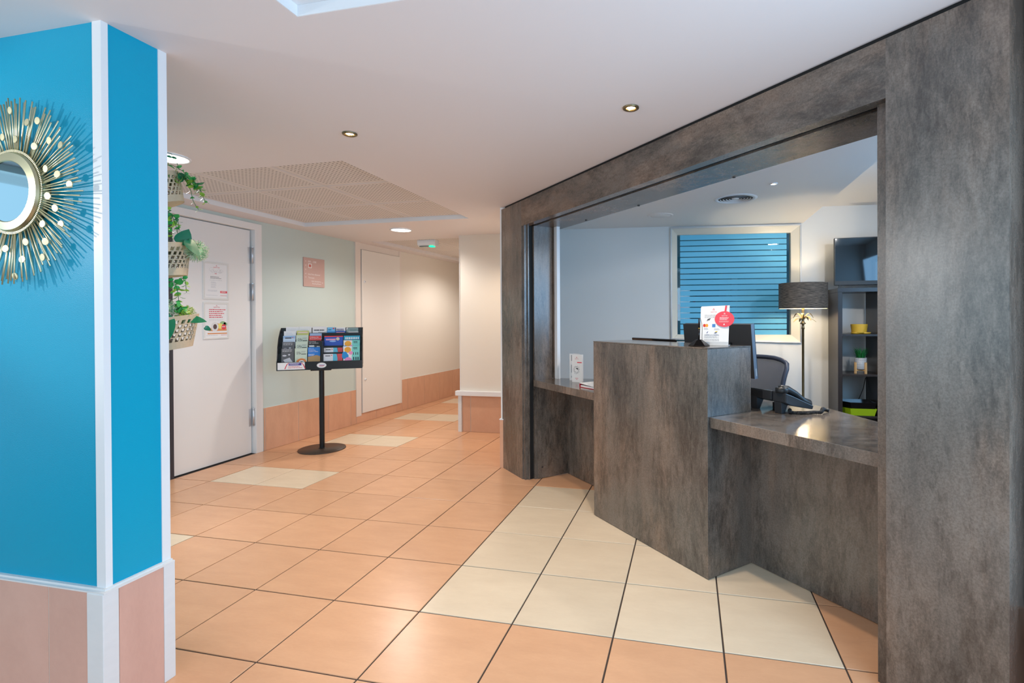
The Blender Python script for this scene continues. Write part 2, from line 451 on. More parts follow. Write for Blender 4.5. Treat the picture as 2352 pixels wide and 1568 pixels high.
# skirting tiles on it
def skirting(parent, T, edges, z0, z1, m, d=.012, joint=.003):
    for a, b in edges:
        MB().box(a + joint, b - joint, -d, .001, z0, z1, T=T).build('skirting_tile', m, parent)
    a, b = edges[0][0], edges[-1][1]
    MB().box(a, b, -d + .003, .002, z0, z1 + .002, T=T).build('skirting_grout', GROUT_L, parent)
skirting(wls, T_lw, [(.018, .036), (.036, .438), (.438, .86), (.86, 1.22), (1.22, 1.312)], .002, .41, SKIRT)
skirting(wlc, T_lw, [(1.312, 1.68), (1.68, 2.10), (2.10, 2.235)], .002, .11, SKIRT)
skirting(wlc, T_lw, [(2.235, 2.37)] + [(2.37 + .42 * k, 2.79 + .42 * k) for k in range(7)], .002, .425, SKIRT)
# white trim, frame and access door of the service duct
mb = MB().box(1.312, 1.40, -.016, .002, .085, 2.195, T=T_lw)
mb.box(2.19, 2.235, -.012, .002, .11, 2.195, T=T_lw)
mb.box(1.40, 2.19, -.006, .002, 2.118, 2.195, T=T_lw)
mb.build('trim_1', mat('duct_frame', (234, 224, 216), .45), kind='structure')
ap = thing('duct_door', 'flush cream service duct door with two small locks, left side of the corridor', 'door', T_lw @ Vector((1.405, 0, .105)), A87)
MB().box(0.012, .782, -.022, .0, .008, 2.008).build('panel', mat('duct_door_paint', (238, 233, 227), .45), ap, bevel=.0015)
MB().box(0, .785, -.003, .0, 0, 2.015).build('gap', mat('gap_shadow', (90, 80, 74), .8), ap)
for z in (.414, 1.618):
    TT = Matrix.Translation((.062, -.022, z)) @ Matrix.Rotation(PI / 2, 4, 'X')
    lk = MB().lathe([(.0001, .012), (.008, .012), (.013, .010), (.017, .004), (.018, 0)], 20, T=TT).build('lock', TRIMW, ap)
    MB().box(.059, .065, -.0345, -.033, z - .005, z + .006).build('keyhole', INKD, lk)

# --- the door
d1 = MB()
fx = -2.845                                             # face of the architrave
d1.prism([(DY0, 0), (DY0 + .05, 0), (DY0 + .05, 2.105), (2.03, 2.105), (2.03, 0), (DY1, 0), (DY1, DZ), (DY0, DZ)], fx, -3.0, T=Matrix(((0, 0, 1, 0), (1, 0, 0, 0), (0, 1, 0, 0), (0, 0, 0, 1))))
door = struct('door_1', d1, DOORM, bevel=.002)
MB().box(-2.925, -2.885, 1.255, 2.012, .008, 2.098).build('door_leaf', DOORM, door, bevel=.002)
MB().box(-2.93, -2.855, DY0 + .05, 1.252, 0, 2.098).build('side_panel', mat('charcoal_panel', (52, 54, 62), .45, noise=.15, scale=80), door)['label'] = 'narrow charcoal side panel'
for z0, z1 in ((1.79, 1.945), (1.44, 1.603), (.265, .43)):
    hg = MB().lathe([(.0001, z0), (.0095, z0), (.0095, z1), (.0001, z1)], 16, T=Matrix.Translation((-2.868, 2.022, 0))).build('hinge', STEEL, door)
    MB().box(-2.8855, -2.8835, 1.985, 2.016, z0 - .005, z1 - .005).build('hinge_plate', STEEL, hg)
    MB().lathe([(.0105, z1 - .008), (.0105, z1)], 12, T=Matrix.Translation((-2.868, 2.022, 0))).build('hinge_cap', STEEL, hg)
MB().box(-3.2, -3.19, .8, 2.3, 0, 2.25).build('backing', WHITE, door)

# --- corridor: block on the right with ledge and skirting, end wall
mb = MB().box(-1.37, -.38, 3.295, 7.5, 0, 2.24)
wb = struct('wall_corridor_right', mb, CREAMW)
T0 = Matrix.Translation((0, 3.295, 0))
skirting(wb, T0, [(-1.345, -1.243), (-1.243, -.82), (-.82, -.40)], .002, .405, SKIRT, .008)
MB().box(-1.385, -1.345, 3.27, 3.40, 0, .405).build('corner_post', SKW, wb)
MB().box(-1.412, -.39, 3.25, 3.31, .405, .458).build('ledge', TRIMW, wb, bevel=.004)
MB().box(-1.372, -1.368, 3.29, 3.3, .46, 2.19).build('corner_bead', TRIMW, wb)
struct('wall_corridor_end', MB().box(-3.0, -1.3, 7.4, 7.5, 0, 2.25), CREAMW)
wp = struct('wall_niche', MB().box(-.418, -.28, 2.075, 3.294, 0, 2.195), WHITE)
MB().box(-.427, -.27, 2.066, 3.293, 0, .405).build('skirting_tile', SKIRT, wp)
MB().box(-.430, -.27, 2.062, 3.293, .405, .413).build('skirting_cap', TRIMW, wp)

# --- blue pillar
PX0, PX1, PY0, PY1 = -1.7, -.657, -.745, -.546
wpil = struct('wall_pillar', MB().box(PX0, PX1, PY0, PY1, 0, 2.195), BLUE)
mb = MB().prism([(PX1 - .033, PY0 - .003), (PX1 + .003, PY0 - .003), (PX1 + .003, PY0 + .017), (PX1 - .0001, PY0 + .017), (PX1 - .0001, PY0 - .0001), (PX1 - .033, PY0 - .0001)], .411, 2.195)
mb.build('corner_trim', TRIMW, wpil)
MB().box(PX1 - .02, PX1 + .003, PY1 - .026, PY1 + .003, .411, 2.195).build('corner_trim', TRIMW, wpil)
MB().box(PX0, PX1 + .014, PY0 - .0188, PY1 - .001, .0, .4045).build('skirting_grout', GROUT_L, wpil)
for a, b in ((-1.60, -1.292), (-1.288, -.870), (-.866, -.706)):
    MB().box(a, b, PY0 - .020, PY0, .002, .405).build('skirting_tile', PINK, wpil)
MB().box(PX1, PX1 + .017, PY0 + .025, PY1 - .034, .002, .405).build('skirting_tile', PINK, wpil)
mb = MB().prism([(-.705, PY0 - .022), (PX1 + .018, PY0 - .022), (PX1 + .018, PY0 + .024), (PX1 + .0005, PY0 + .024), (PX1 + .0005, PY0 - .0005), (-.705, PY0 - .0005)], 0, .405)
mb.build('corner_post', SKW, wpil, bevel=.002)
MB().box(PX1 - .04, PX1 + .018, PY1 - .033, PY1 + .006, .0, .411).build('corner_post', SKW, wpil, bevel=.002)
mb = MB()
for (z0, z1, e) in ((.405, .410, .020), (.410, .416, .010)):
    mb.box(PX0, PX1 + e, PY0 - e, PY1 + .004, z0, z1)
mb.build('cap_strip', SKW, wpil)

# --- walls behind and beside the camera
struct('wall_back', MB().box(-3.0, -2.1, -4.5, -4.4, 0, 2.25).box(1.7, 2.3, -4.5, -4.4, 0, 2.25).box(-2.1, 1.7, -4.5, -4.4, 2.12, 2.25), WHITE)
wr = struct('wall_right', MB().box(2.1, 2.2, -.45, -.10, 0, 2.25).box(2.1, 2.2, -4.5, -2.25, 0, 2.25).box(2.1, 2.2, -2.25, -.45, 2.12, 2.25).box(2.1, 2.2, -2.25, -.45, 0, .42), WHITE)
for k in range(10):
    MB().box(2.086, 2.1, -4.38 + k * .42, -3.964 + k * .42, .002, .405).build('skirting_tile', SKIRT, wr)
def glazing(name, x0, x1, y0, y1, z0, z1, n_, along):
    mb = MB(); t = .03
    for k in range(n_ + 1):
        if along == 'x':
            x = x0 + (x1 - x0) * k / n_; mb.box(x - t, x + t, y0, y1, z0, z1)
        else:
            y = y0 + (y1 - y0) * k / n_; mb.box(x0, x1, y - t, y + t, z0, z1)
    for z in (z0, z1 - .05): mb.box(x0, x1, y0, y1, z, z + .05)
    return struct(name, mb, mat('dark_frame', (60, 62, 66), .4, .6))
glazing('window_1', -2.1, 1.7, -4.48, -4.43, 0, 2.12, 4, 'x')
glazing('window_2', 2.13, 2.18, -2.25, -.45, .42, 2.12, 2, 'y')

# --- reception room
glazing('window_5', -2.95, -2.91, -3.9, -1.6, .65, 2.15, 2, 'y')  # unseen window in the left wall, added for the mirror's light blue reflection
glazing('window_4', 3.45, 3.49, -.05, 1.45, 1.02, 2.08, 2, 'y')
dv = Vector((2.31, .22, 0)).normalized(); AW = math.atan2(.22, 2.31)
T_rw = Matrix.Translation((-.14, 2.96, 0)) @ Matrix.Rotation(AW, 4, 'Z')              # x along the wall, y into it
WX0, WX1, WZ0, WZ1 = 1.112, 2.316, 1.055, 2.133
mb = MB().box(-.3, WX0, 0, .12, 0, 2.34, T=T_rw).box(WX1, 3.62, 0, .12, 0, 2.34, T=T_rw).box(WX0, WX1, 0, .12, WZ1, 2.34, T=T_rw).box(WX0, WX1, 0, .12, 0, 1.03, T=T_rw)
struct('wall_reception_back', mb, GREYW)
struct('wall_reception_right', MB().box(3.4, 3.5, -.25, -.05, 0, 2.34).box(3.4, 3.5, 1.45, 3.4, 0, 2.34).box(3.4, 3.5, -.05, 1.45, 0, 1.02).box(3.4, 3.5, -.05, 1.45, 2.08, 2.34), GREYW)
struct('wall_reception_front', MB().box(2.1, 3.5, -.25, -.15, 0, 2.34), GREYW)
struct('wall_reception_left', MB().box(-.28, -.18, 2.0, 3.0, 0, 2.195), GREYW)
pts = [W(-1.62, 1.38), W(1.697, 1.40), Vector((2.19, 3.25, 0)), Vector((-.28, 3.0, 0))]
struct('ceiling_reception', MB().prism([(p.x, p.y) for p in pts], 2.15, 2.31), WHITE)
struct('ceiling_reception_upper', MB().box(2.1, 3.5, -.25, 3.45, 2.3, 2.34), WHITE)
# interior window with frosted film bands
FRM = mat('pale_frame', (226, 220, 206), .35)
win = thing('window_3', '', 'window', T_rw @ Vector((WX0, 0, WZ0)), AW)
del win['label']; del win['category']; win['kind'] = 'structure'
ww, wh = WX1 - WX0, WZ1 - WZ0
d = .062
mb = MB()
ox = [(0, 0), (ww, -.035), (ww, wh), (0, wh)]
ix = [(d, .042), (ww - d - .015, .038), (ww - d - .015, wh - d - .004), (d, wh - d)]
for k in range(4):
    a, b, c_, e_ = ox[k], ox[(k + 1) % 4], ix[(k + 1) % 4], ix[k]
    mb.add([(a[0], -.012, a[1]), (b[0], -.012, b[1]), (c_[0], .03, c_[1]), (e_[0], .03, e_[1])], [(0, 1, 2, 3)])
    mb.add([(a[0], -.012, a[1]), (b[0], -.012, b[1]), (b[0], .1, b[1]), (a[0], .1, a[1])], [(0, 3, 2, 1)])
    mb.add([(e_[0], .03, e_[1]), (c_[0], .03, c_[1]), (c_[0], .1, c_[1]), (e_[0], .1, e_[1])], [(0, 1, 2, 3)])
mb.build('window_frame', FRM, win)
mb = MB()
for k in range(4):
    a, b = ox[k], ox[(k + 1) % 4]
    mb.tube([(a[0], -.012, a[1]), (b[0], -.012, b[1])], .008, 8)
mb.build('frame_bead', TRIMW, win)
gm, gn, gl, gb = nt('window_glass')
gb.inputs['Base Color'].default_value = (.75, .92, 1, 1); gb.inputs['Roughness'].default_value = .02
gb.inputs['Transmission Weight'].default_value = 1; gb.inputs['IOR'].default_value = 1.45
gx0, gx1, gz0, gz1 = ix[0][0], ix[1][0], .036, ix[3][1] + .003
MB().box(gx0, gx1, .060, .064, gz0, gz1).build('pane', gm, win)
film = mat('frosted_film', (92, 164, 200), .55, emit=.21, ecol=(.10, .46, .70, 1), spec=.3)  # glow put into the film for the daylight behind it
nb = 18; pitch_ = (gz1 - gz0) / nb
for k in range(nb):
    MB().box(gx0 + .03, gx1 - .032, .056, .0595, gz0 + k * pitch_ + .003, gz0 + (k + 1) * pitch_ - (.006 if k < nb - 1 else .0)).build('film_band', film, win)
# the dim room beyond the pane, its blue daylight put into colour and glow
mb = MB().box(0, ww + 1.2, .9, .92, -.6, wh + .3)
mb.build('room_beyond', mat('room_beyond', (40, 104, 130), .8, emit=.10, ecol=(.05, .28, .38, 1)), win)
for nm, bx, c_ in (('far_post', (.66, .72, .5, .56, -.6, .62), (120, 176, 196)), ('far_shelf', (.78, 1.35, .55, .85, -.6, .30), (26, 62, 84)), ('far_table', (.2, .55, .5, .8, -.6, .22), (40, 84, 100)), ('far_counter', (.30, .62, .6, .85, .42, .50), (20, 90, 120))):
    MB().box(*bx).build(nm, mat(nm, c_, .7), win)
mb = MB().rect(.12, .26, .30, .36, .898).rect(.1, .13, .1, .5, .898).rect(.3, .33, .38, .4, .898)
mb.build('far_sign', mat('far_sign_red', (150, 60, 80), .8), win)

# ---------------------------------------------------------------- ceiling lamps
def spot(name, x, y, z, ring_mat, glow, label, r=.036):
    t = thing(name, label, 'ceiling light', (x, y, z), group='small recessed ceiling spots')
    MB().lathe([(r * .62, -.001), (r * .64, -.005), (r * .85, -.007), (r, -.004), (r, .001)], 28).build('ring', ring_mat, t)
    MB().lathe([(r * .63, -.003), (r * .52, .006)], 24).build('reflector', mat('amber_reflector', (238, 190, 110), .25, .9), t)
    m = MB(); m.disc(r * .52, .0, 24); m.build('bulb', glow, t)
    return t
spot('ceiling_spot', .887, .290, CZ - .002, GOLDD, E_WARM, 'small brass-ringed halogen ceiling spot nearest the grey reception beam')
spot('ceiling_spot', -.530, .280, CZ - .002, GOLDD, E_WARM, 'small brass-ringed halogen ceiling spot between the perforated panels and the top corner recess')
spot('ceiling_spot', 1.689, 1.617, 2.149, TRIMW, E_COOL, 'small cool white ceiling spot inside the reception room', .026)
def downlight(x, y, label):
    t = thing('downlight', label, 'ceiling light', (x, y, CZ), group='round flush downlights')
    MB().lathe([(.108, -.001), (.112, -.008), (.100, -.010), (.098, -.002)], 36).build('ring', TRIMW, t)
    m = MB(); m.disc(.0985, -.006, 36); m.build('diffuser', E_LED, t)
downlight(-1.795, 2.807, 'bright round flush downlight in the ceiling near the corridor entrance')
downlight(-1.78, .36, 'bright round flush downlight beside the blue pillar, above the baskets')

vt = thing('air_diffuser', 'round white ceiling air diffuser with concentric rings in the reception', 'vent', (1.479, 2.006, 2.15))
MB().lathe([(.125, .0), (.128, -.008), (.155, -.003), (.157, .0)], 40).build('rim', TRIMW, vt)
for k, r in enumerate((.112, .09, .068, .046)):
    MB().lathe([(r, -.004), (r - .018, .012)], 36).build('ring', TRIMW, vt)
MB().lathe([(.0001, -.004), (.026, -.003), (.03, .004)], 24).build('centre_cap', TRIMW, vt)
m = MB(); m.disc(.125, -.0005, 36); m.build('throat', mat('vent_throat', (70, 66, 64), .8), vt)
sp = thing('ceiling_speaker', 'flat round white cover plate in the reception ceiling left of the air diffuser', 'cover plate', (.896, 2.498, 2.15))
MB().lathe([(.0001, -.006), (.086, -.006), (.09, -.003), (.094, -.007), (.108, -.006), (.112, .0)], 40).build('plate', WHITE, sp)

# exit light on the corridor ceiling
ex = thing('exit_light', 'small white emergency light with green glow hanging under the corridor ceiling', 'emergency light', (-1.885, 3.52, CZ), .02)
mb = MB()
prof = [(-.04, 0), (-.04, -.03), (-.034, -.06), (-.01, -.075), (.04, -.072), (.055, -.05), (.055, 0)]
n_ = len(prof)
for x in (-.115, .115): mb.v += [(x, y, z) for y, z in prof]
mb.f += [tuple(range(n_)), tuple(range(n_, 2 * n_))[::-1]] + [(i, n_ + i, n_ + (i + 1) % n_, (i + 1) % n_) for i in range(n_)]
mb.m += [0] * (n_ + 2); mb.sm += [False] * (n_ + 2)
mb.build('housing', TRIMW, ex, bevel=.006)
MB().box(-.09, .03, -.028, .035, -.081, -.073).build('lens', mat('smoked_lens', (120, 130, 122), .2), ex)
MB().box(.032, .085, -.03, .03, -.083, -.073).build('green_lens', E_GREEN, ex)

# ---------------------------------------------------------------- portal of the reception
pf = thing('portal_frame', 'large grey-brown concrete-look portal framing the reception opening', 'portal', (0, 0, 0), R45)
P = lambda name, m, *b, **k: (lambda mb: [mb.box(*x) for x in b] and mb.build(name, m, pf, **k))(MB())
P('post', LAM, (-1.778, -1.377, 1.18, 1.40, 0, 2.178))
P('post', LAM, (1.329, 1.655, 1.18, 1.52, 0, 2.178))
P('header_beam', LAM_H, (-1.377, 1.329, 1.18, 1.235, 1.982, 2.178), (-1.377, 1.329, 1.275, 1.52, 1.984, 2.178))
P('shadow_gap', SLOT, (-1.70, 1.64, 1.19, 1.5, 2.178, 2.196))
P('shutter_track', SLOT, (-1.377, 1.329, 1.235, 1.275, 1.992, 2.17))
P('track_rail', BLACK, (-1.377, 1.329, 1.2535, 1.2565, 1.986, 1.996))
P('guide', LAM, (-1.377, -1.352, 1.19, 1.214, 0, 1.982), (-1.377, -1.338, 1.214, 1.226, 0, 1.982))
P('guide_slot', SLOT, (-1.377, -1.346, 1.226, 1.262, 0, 1.982))
P('guide', LAM, (1.283, 1.329, 1.218, 1.235, 0, 1.982))
P('jamb', LAM, (-1.40, -1.325, 1.262, 1.425, 0, 1.984))
P('jamb', LAM, (1.287, 1.36, 1.262, 1.52, 0, 1.984))
P('jamb_edge', LAM, (-1.40, -1.301, 1.43, 1.46, .7805, 1.984))
P('edge_strip', TRIMW, (-1.301, -1.262, 1.432, 1.46, .7805, 1.984))
for s_, t_ in ((-1.33, 1.44), (-.93, 1.49), (-.35, 1.512), (.42, 1.512)):
    TT = Matrix.Translation((s_, t_, 1.984))
    MB().lathe([(.0001, -.004), (.008, -.004), (.008, 0)], 12, T=TT).build('screw_cap', BLACK, pf)

# tall counter block
ct = thing('reception_counter', 'tall grey-brown concrete-look counter block at the middle of the reception', 'counter', (0, 0, 0), R45)
def K(name, m, par, *bx, **k):
    mb = MB()
    for b in bx: mb.box(*b)
    return mb.build(name, m, par, **k)
K('front_panel', LAM, ct, (-.473, .490, 1.238, 1.262, .004, 1.106), bevel=.0008)
K('side_panel', LAM, ct, (.466, .490, 1.262, 1.552, .004, 1.106), bevel=.0008)
K('side_panel', LAM, ct, (-.473, -.449, 1.262, 1.552, .004, 1.106))
K('back_panel', LAM, ct, (-.449, .466, 1.53, 1.552, .004, 1.106))
K('top', LAM_T, ct, (-.4735, .4905, 1.2375, 1.552, 1.1065, 1.113), bevel=.001)
K('plinth', SLOT, ct, (-.468, .485, 1.243, 1.547, 0, .006))
# low worktop left and right of it
wt = thing('reception_worktop', 'low grey-brown worktop running on both sides of the tall counter block', 'worktop', (0, 0, 0), R45)
poly = [(-1.322, 1.25), (-.476, 1.25), (-.476, 1.555), (.494, 1.555), (.494, 1.25), (1.284, 1.25), (1.284, 1.67), (.98, 1.808), (.634, 1.962), (.30, 2.08), (-.55, 2.2), (-1.322, 1.475)]
top = MB(); top.prism(poly, .730, .78)
top.m = [0, 1] + [0] * len(poly)
top.build('top', [LAM, LAM_T], wt, bevel=.0012)
K('front_panel', LAM, wt, (-1.32, -.452, 1.5525, 1.58, .004, .730))
K('front_panel', LAM, wt, (.468, 1.286, 1.5525, 1.58, .004, .730))
K('side_panel', LAM, wt, (-1.324, -1.312, 1.282, 1.5525, .004, .730))
MB().lathe([(.0001, .002), (.006, .002), (.006, 0)], 10, T=Matrix.Translation((-1.312, 1.32, .09)) @ Matrix.Rotation(PI / 2, 4, 'Y')).build('screw_cap', BLACK, wt)

# ---------------------------------------------------------------- on the tall counter
def glyph(mb, x, z, h, y, mi=0):
    """the small crowned round mark of the house"""
    for k in range(12):
        a0, a1 = PI * (.15 + 1.7 * k / 12) + PI / 2 - PI, PI * (.15 + 1.7 * (k + 1) / 12) + PI / 2 - PI
        r0, r1 = h * .34, h * .5
        mb.add([(x + r0 * math.cos(a0), y, z + r0 * math.sin(a0)), (x + r1 * math.cos(a0), y, z + r1 * math.sin(a0)),
                (x + r1 * math.cos(a1), y, z + r1 * math.sin(a1)), (x + r0 * math.cos(a1), y, z + r0 * math.sin(a1))], [(0, 1, 2, 3)], mi)
    mb.rect(x - h * .2, x + h * .2, z - h * .06, z + h * .08, y, mi)
    for k in (-1, 0, 1): mb.rect(x + k * h * .2 - h * .05, x + k * h * .2 + h * .05, z + h * .5, z + h * .66, y, mi)
def textlines(mb, x0, x1, z, n, dz, h, y, mi=0, seed=1):
    r = random.Random(seed)
    for k in range(n):
        x = x0; zz = z - k * dz; end = x1 - r.random() * (x1 - x0) * .25
        while x < end:
            l = min((.02 + .06 * r.random()) * (x1 - x0) * 2.2, end - x)
            mb.rect(x, x + l, zz, zz + h, y, mi); x += l + (x1 - x0) * .02
cd = thing('payment_sign', 'white upright card with payment logos and round coral tag on the tall counter', 'sign', (1.262, .750, 1.1135), math.radians(-11.8))
tilt = Matrix.Rotation(math.radians(-7), 4, 'X')
cw, ch = .072, .205
mb = MB()
pr = [(-cw - .001, 0, 0), (cw, 0, .0), (cw + .004, 0, ch + .004), (-cw + .006, 0, ch), (-cw + .002, 0, ch - .006), (-cw - .0005, 0, .03)]
mb.add([Vector((x, y, z)) for x, y, z in pr] + [Vector((x, .003, z)) for x, y, z in pr], [(0, 1, 2, 3, 4, 5), (11, 10, 9, 8, 7, 6)] + [(i, 6 + i, 6 + (i + 1) % 6, (i + 1) % 6) for i in range(6)])
mb.v = [tuple(tilt @ Vector(v)) for v in mb.v]
card = mb.build('card', PAPER, cd)
mb = MB().box(-cw, cw, -.012, .07, 0, .002).box(-cw, cw, .0, .004, 0, .02)
mb.build('foot', mat('clear_foot', (205, 208, 210), .2), cd)
pr_ = MB()                                             # print on the card
y = -.0006
glyph(pr_, -.004, ch - .018, .010, y, 0)
textlines(pr_, -.05, .035, ch - .047, 3, .0065, .0022, y, 1, 2)
textlines(pr_, -.05, .03, .055, 4, .0055, .002, y, 1, 3)
textlines(pr_, -.05, .03, .030, 2, .006, .002, y, 1, 4)
pr_.oval(-.050, .098 + .006, .0075, .0085, y, 2); pr_.oval(-.038, .104, .0075, .0085, y - .0001, 3)
pr_.rect(-.0105, .006, .095, .112, y, 4)
pr_.add([(-.038, y, .131), (-.022, y, .136), (-.018, y, .143), (-.034, y, .138)], [(0, 1, 2, 3)], 5)
pr_.add([(-.040, y, .126), (-.024, y, .131), (-.022, y, .136), (-.038, y, .131)], [(0, 1, 2, 3)], 1)
pr_.add([(-.040, y, .067), (-.036, y, .062), (-.030, y, .073), (-.033, y, .073), (-.0365, y, .067)], [(0, 1, 2, 3, 4)], 6)
pr_.add([(-.002, y, .063), (.010, y, .063), (.016, y, .070), (.004, y, .067)], [(0, 1, 2, 3)], 7)
pr_.add([(.002, y, .069), (.008, y, .074), (.020, y, .074), (.012, y, .069)], [(0, 1, 2, 3)], 8)
textlines(pr_, -.052, -.03, .088, 2, .005, .0018, y, 1, 5); textlines(pr_, .0, .03, .086, 2, .005, .0018, y, 1, 6)
pr_.rect(-.042, -.026, .0545, .057, y, 6); pr_.rect(-.002, .018, .0545, .057, y, 7)
pr_.v = [tuple(tilt @ Vector(v)) for v in pr_.v]
pr_.build('print', [REDT, INK, mat('logo_red', (214, 60, 40), .5), mat('logo_orange', (240, 160, 50), .5), mat('logo_blue', (70, 135, 200), .5), INKD, mat('logo_navy', (50, 60, 130), .5), mat('logo_deepblue', (20, 60, 130), .5), mat('logo_yellow', (235, 205, 50), .5)], cd)
tg = MB(); tg.oval(.052, .137, .049, .041, -.006, 0, 40); tg.oval(.052, .137, .049, .041, -.0045, 0, 40)
o_ = len(tg.v)
tg.f += [(i, (i + 1) % 40, 40 + (i + 1) % 40, 40 + i) for i in range(40)]; tg.m += [0] * 40; tg.sm += [False] * 40
tg.add([(.050, -.004, .170), (.059, -.004, .170), (.064, -.002, ch + .003), (.055, -.002, ch + .003)], [(0, 1, 2, 3)])
tg.v = [tuple(tilt @ Vector(v)) for v in tg.v]
tgo = tg.build('tag', RED, cd); tgo['label'] = 'round coral red tag'
lt = MB(); glyph(lt, .052, .164, .008, -.0064)
textlines(lt, .028, .076, .144, 3, .0055, .0022, -.0064, 0, 8); textlines(lt, .025, .08, .1255, 2, .005, .0012, -.0064, 0, 9)
lt.add([(.046, -.0064, .106), (.054, -.0064, .106), (.052, -.0064, .114), (.049, -.0064, .113)], [(0, 1, 2, 3)])
lt.v = [tuple(tilt @ Vector(v)) for v in lt.v]
lt.build('tag_print', PAPER, cd)
def tilted_text(lines, m, parent):
    o = lettering(lines, m, parent)
    for v in o.data.vertices: v.co = tilt @ v.co
    return o
tilted_text([("appart'city", -.004, ch - .0315, .0075, 'CENTER', -.0007)], REDT, cd)
tilted_text([("appart'city", .052, .1525, .0068, 'CENTER', -.0065)], PAPER, cd)

pn = thing('counter_pen', 'black pen standing in a hexagonal holder with a coiled cord', 'pen', (1.186, .700, 1.1135))
mb = MB(); mb.lathe([(.0001, 0), (.052, 0), (.055, .003), (.020, .030), (.014, .033), (.0001, .033)], 6, smooth=False)
mb.build('holder', BLACKG, pn, bevel=.001)
mb = MB().tube([(0, 0, .030), (.0006, 0, .088)], .0042, 12).tube([(.0007, 0, .092), (.001, 0, .136), (.001, 0, .142)], [.0046, .0040, .0028], 12)
mb.build('barrel', BLACKG, pn)
MB().tube([(.0006, 0, .088), (.0007, 0, .092)], .0049, 12).build('ring', mat('gold_ring', (212, 170, 80), .25, 1), pn)
pts = []
for k in range(330):
    a = k * .5; u = k / 330
    cx, cz = .008 + .010 * math.sin(u * PI) * (1 - u) + .006 * u, .138 - .128 * u
    pts.append((cx + .0022 * math.cos(a) + .012 * max(0, u - .7), .0022 * math.sin(a), cz))
MB().tube(pts, .0008, 4).build('coil_cord', BLACK, pn)
tb = thing('small_screen', 'thin black tilted screen just showing above the tall counter edge', 'screen', W(-.355, 1.635, .78), R45)
tl = Matrix.Translation((0, 0, .335)) @ Matrix.Rotation(math.radians(18), 4, 'X')
MB().box(-.215, .215, -.006, .006, -.22, .008, T=tl).build('panel', BLACKG, tb, bevel=.002)
MB().box(-.03, .03, -.012, .0, 0, .28).box(-.09, .09, -.06, .06, 0, .01).build('stand', BLACK, tb)
# ---------------------------------------------------------------- behind the counter
mo = thing('monitor', 'dark computer monitor seen from behind, behind the tall counter', 'monitor', W(-.04, 1.90, .78), R45)
tl = Matrix.Translation((0, 0, .28)) @ Matrix.Rotation(math.radians(6), 4, 'X')
MB().box(-.282, .276, -.012, .014, -.165, .160, T=tl).build('casing', mat('monitor_back', (58, 60, 64), .5), mo, bevel=.004)
MB().box(.2765, .2785, -.014, .016, -.166, .161, T=tl).box(-.282, .2785, .012, .016, -.167, .162, T=tl).build('bezel', mat('bezel_blue_grey', (96, 112, 130), .3), mo)
MB().box(-.13, .13, -.035, -.012, -.12, .05, T=tl).build('bulge', BLACK, mo, bevel=.008)
MB().box(-.035, .035, -.05, -.03, 0, .28).box(-.12, .12, -.10, .08, 0, .012).build('stand', BLACK, mo, bevel=.003)
MB().box(.279, .2795, -.004, .008, -.15, -.105, T=tl).build('buttons', mat('button_grey', (150, 158, 165), .4), mo)

oc = thing('office_chair', 'dark blue mesh-back office chair behind the reception desk', 'chair', W(-.235, 2.50, 0), R45)
NAVY = mat('navy_frame', (52, 58, 74), .45); MESH = mat('navy_mesh', (44, 50, 72), .75, noise=.2, scale=300)
mm = MESH.node_tree; bs = mm.nodes['Principled BSDF']; bs.inputs['Alpha'].default_value = .86
def back_pt(u, v):
    """u -1..1 across, v 0..1 up"""
    half = .215 + .022 * v
    e = abs(u) ** 5
    z = .55 + .405 * v - .035 * e * v ** 4 + .012 * (1 - u * u) * v
    return Vector((u * half, -.05 * u * u + .05 - .05 * math.sin(v * 2.2) + .10 * v, z))
ring = [back_pt(u, 1) for u in [-.9 + .15 * k for k in range(13)]] 
path = [back_pt(-1, .02 + .09 * k) for k in range(11)] + [back_pt(u, 1) for u in [-.93, -.8, -.5, -.2, .1, .4, .7, .86, .94]] + [back_pt(1, .92 - .09 * k) for k in range(11)]
path += [back_pt(u, 0) for u in (.8, .4, 0, -.4, -.8)] + [path[0]]
MB().tube(path, .016, 10).build('back_frame', NAVY, oc)
mb = MB(); N_ = 12
mb.v = [tuple(back_pt(-.97 + 1.94 * a / N_, .02 + .96 * b / N_)) for b in range(N_ + 1) for a in range(N_ + 1)]
for b in range(N_):
    for a in range(N_): mb.f.append((b * (N_ + 1) + a, b * (N_ + 1) + a + 1, (b + 1) * (N_ + 1) + a + 1, (b + 1) * (N_ + 1) + a)); mb.m.append(0); mb.sm.append(True)
mb.build('back_mesh', MESH, oc)
MB().prism([(-.24, -.44), (.24, -.44), (.25, -.2), (.23, .02), (-.23, .02), (-.25, -.2)], .43, .50).build('seat', NAVY, oc, bevel=.02)
MB().tube([(0, -.2, .06), (0, -.2, .43)], .028, 12).build('gas_column', BLACK, oc)
MB().tube([(0, -.1, .44), (0, .06, .46), (0, .075, .72)], .022, 8).build('back_support', BLACK, oc)
for k in range(5):
    a = k * 2 * PI / 5 + .3
    e = (.28 * math.cos(a), -.2 + .28 * math.sin(a))
    lg = MB().tube([(0, -.2, .09), (e[0], e[1], .065)], [.025, .015], 8).build('leg', BLACK, oc)
    MB().lathe([(.0001, -.012), (.025, -.012), (.025, .012), (.0001, .012)], 14, T=Matrix.Translation((e[0], e[1], .026)) @ Matrix.Rotation(PI / 2, 4, 'Y')).build('castor', BLACK, lg)

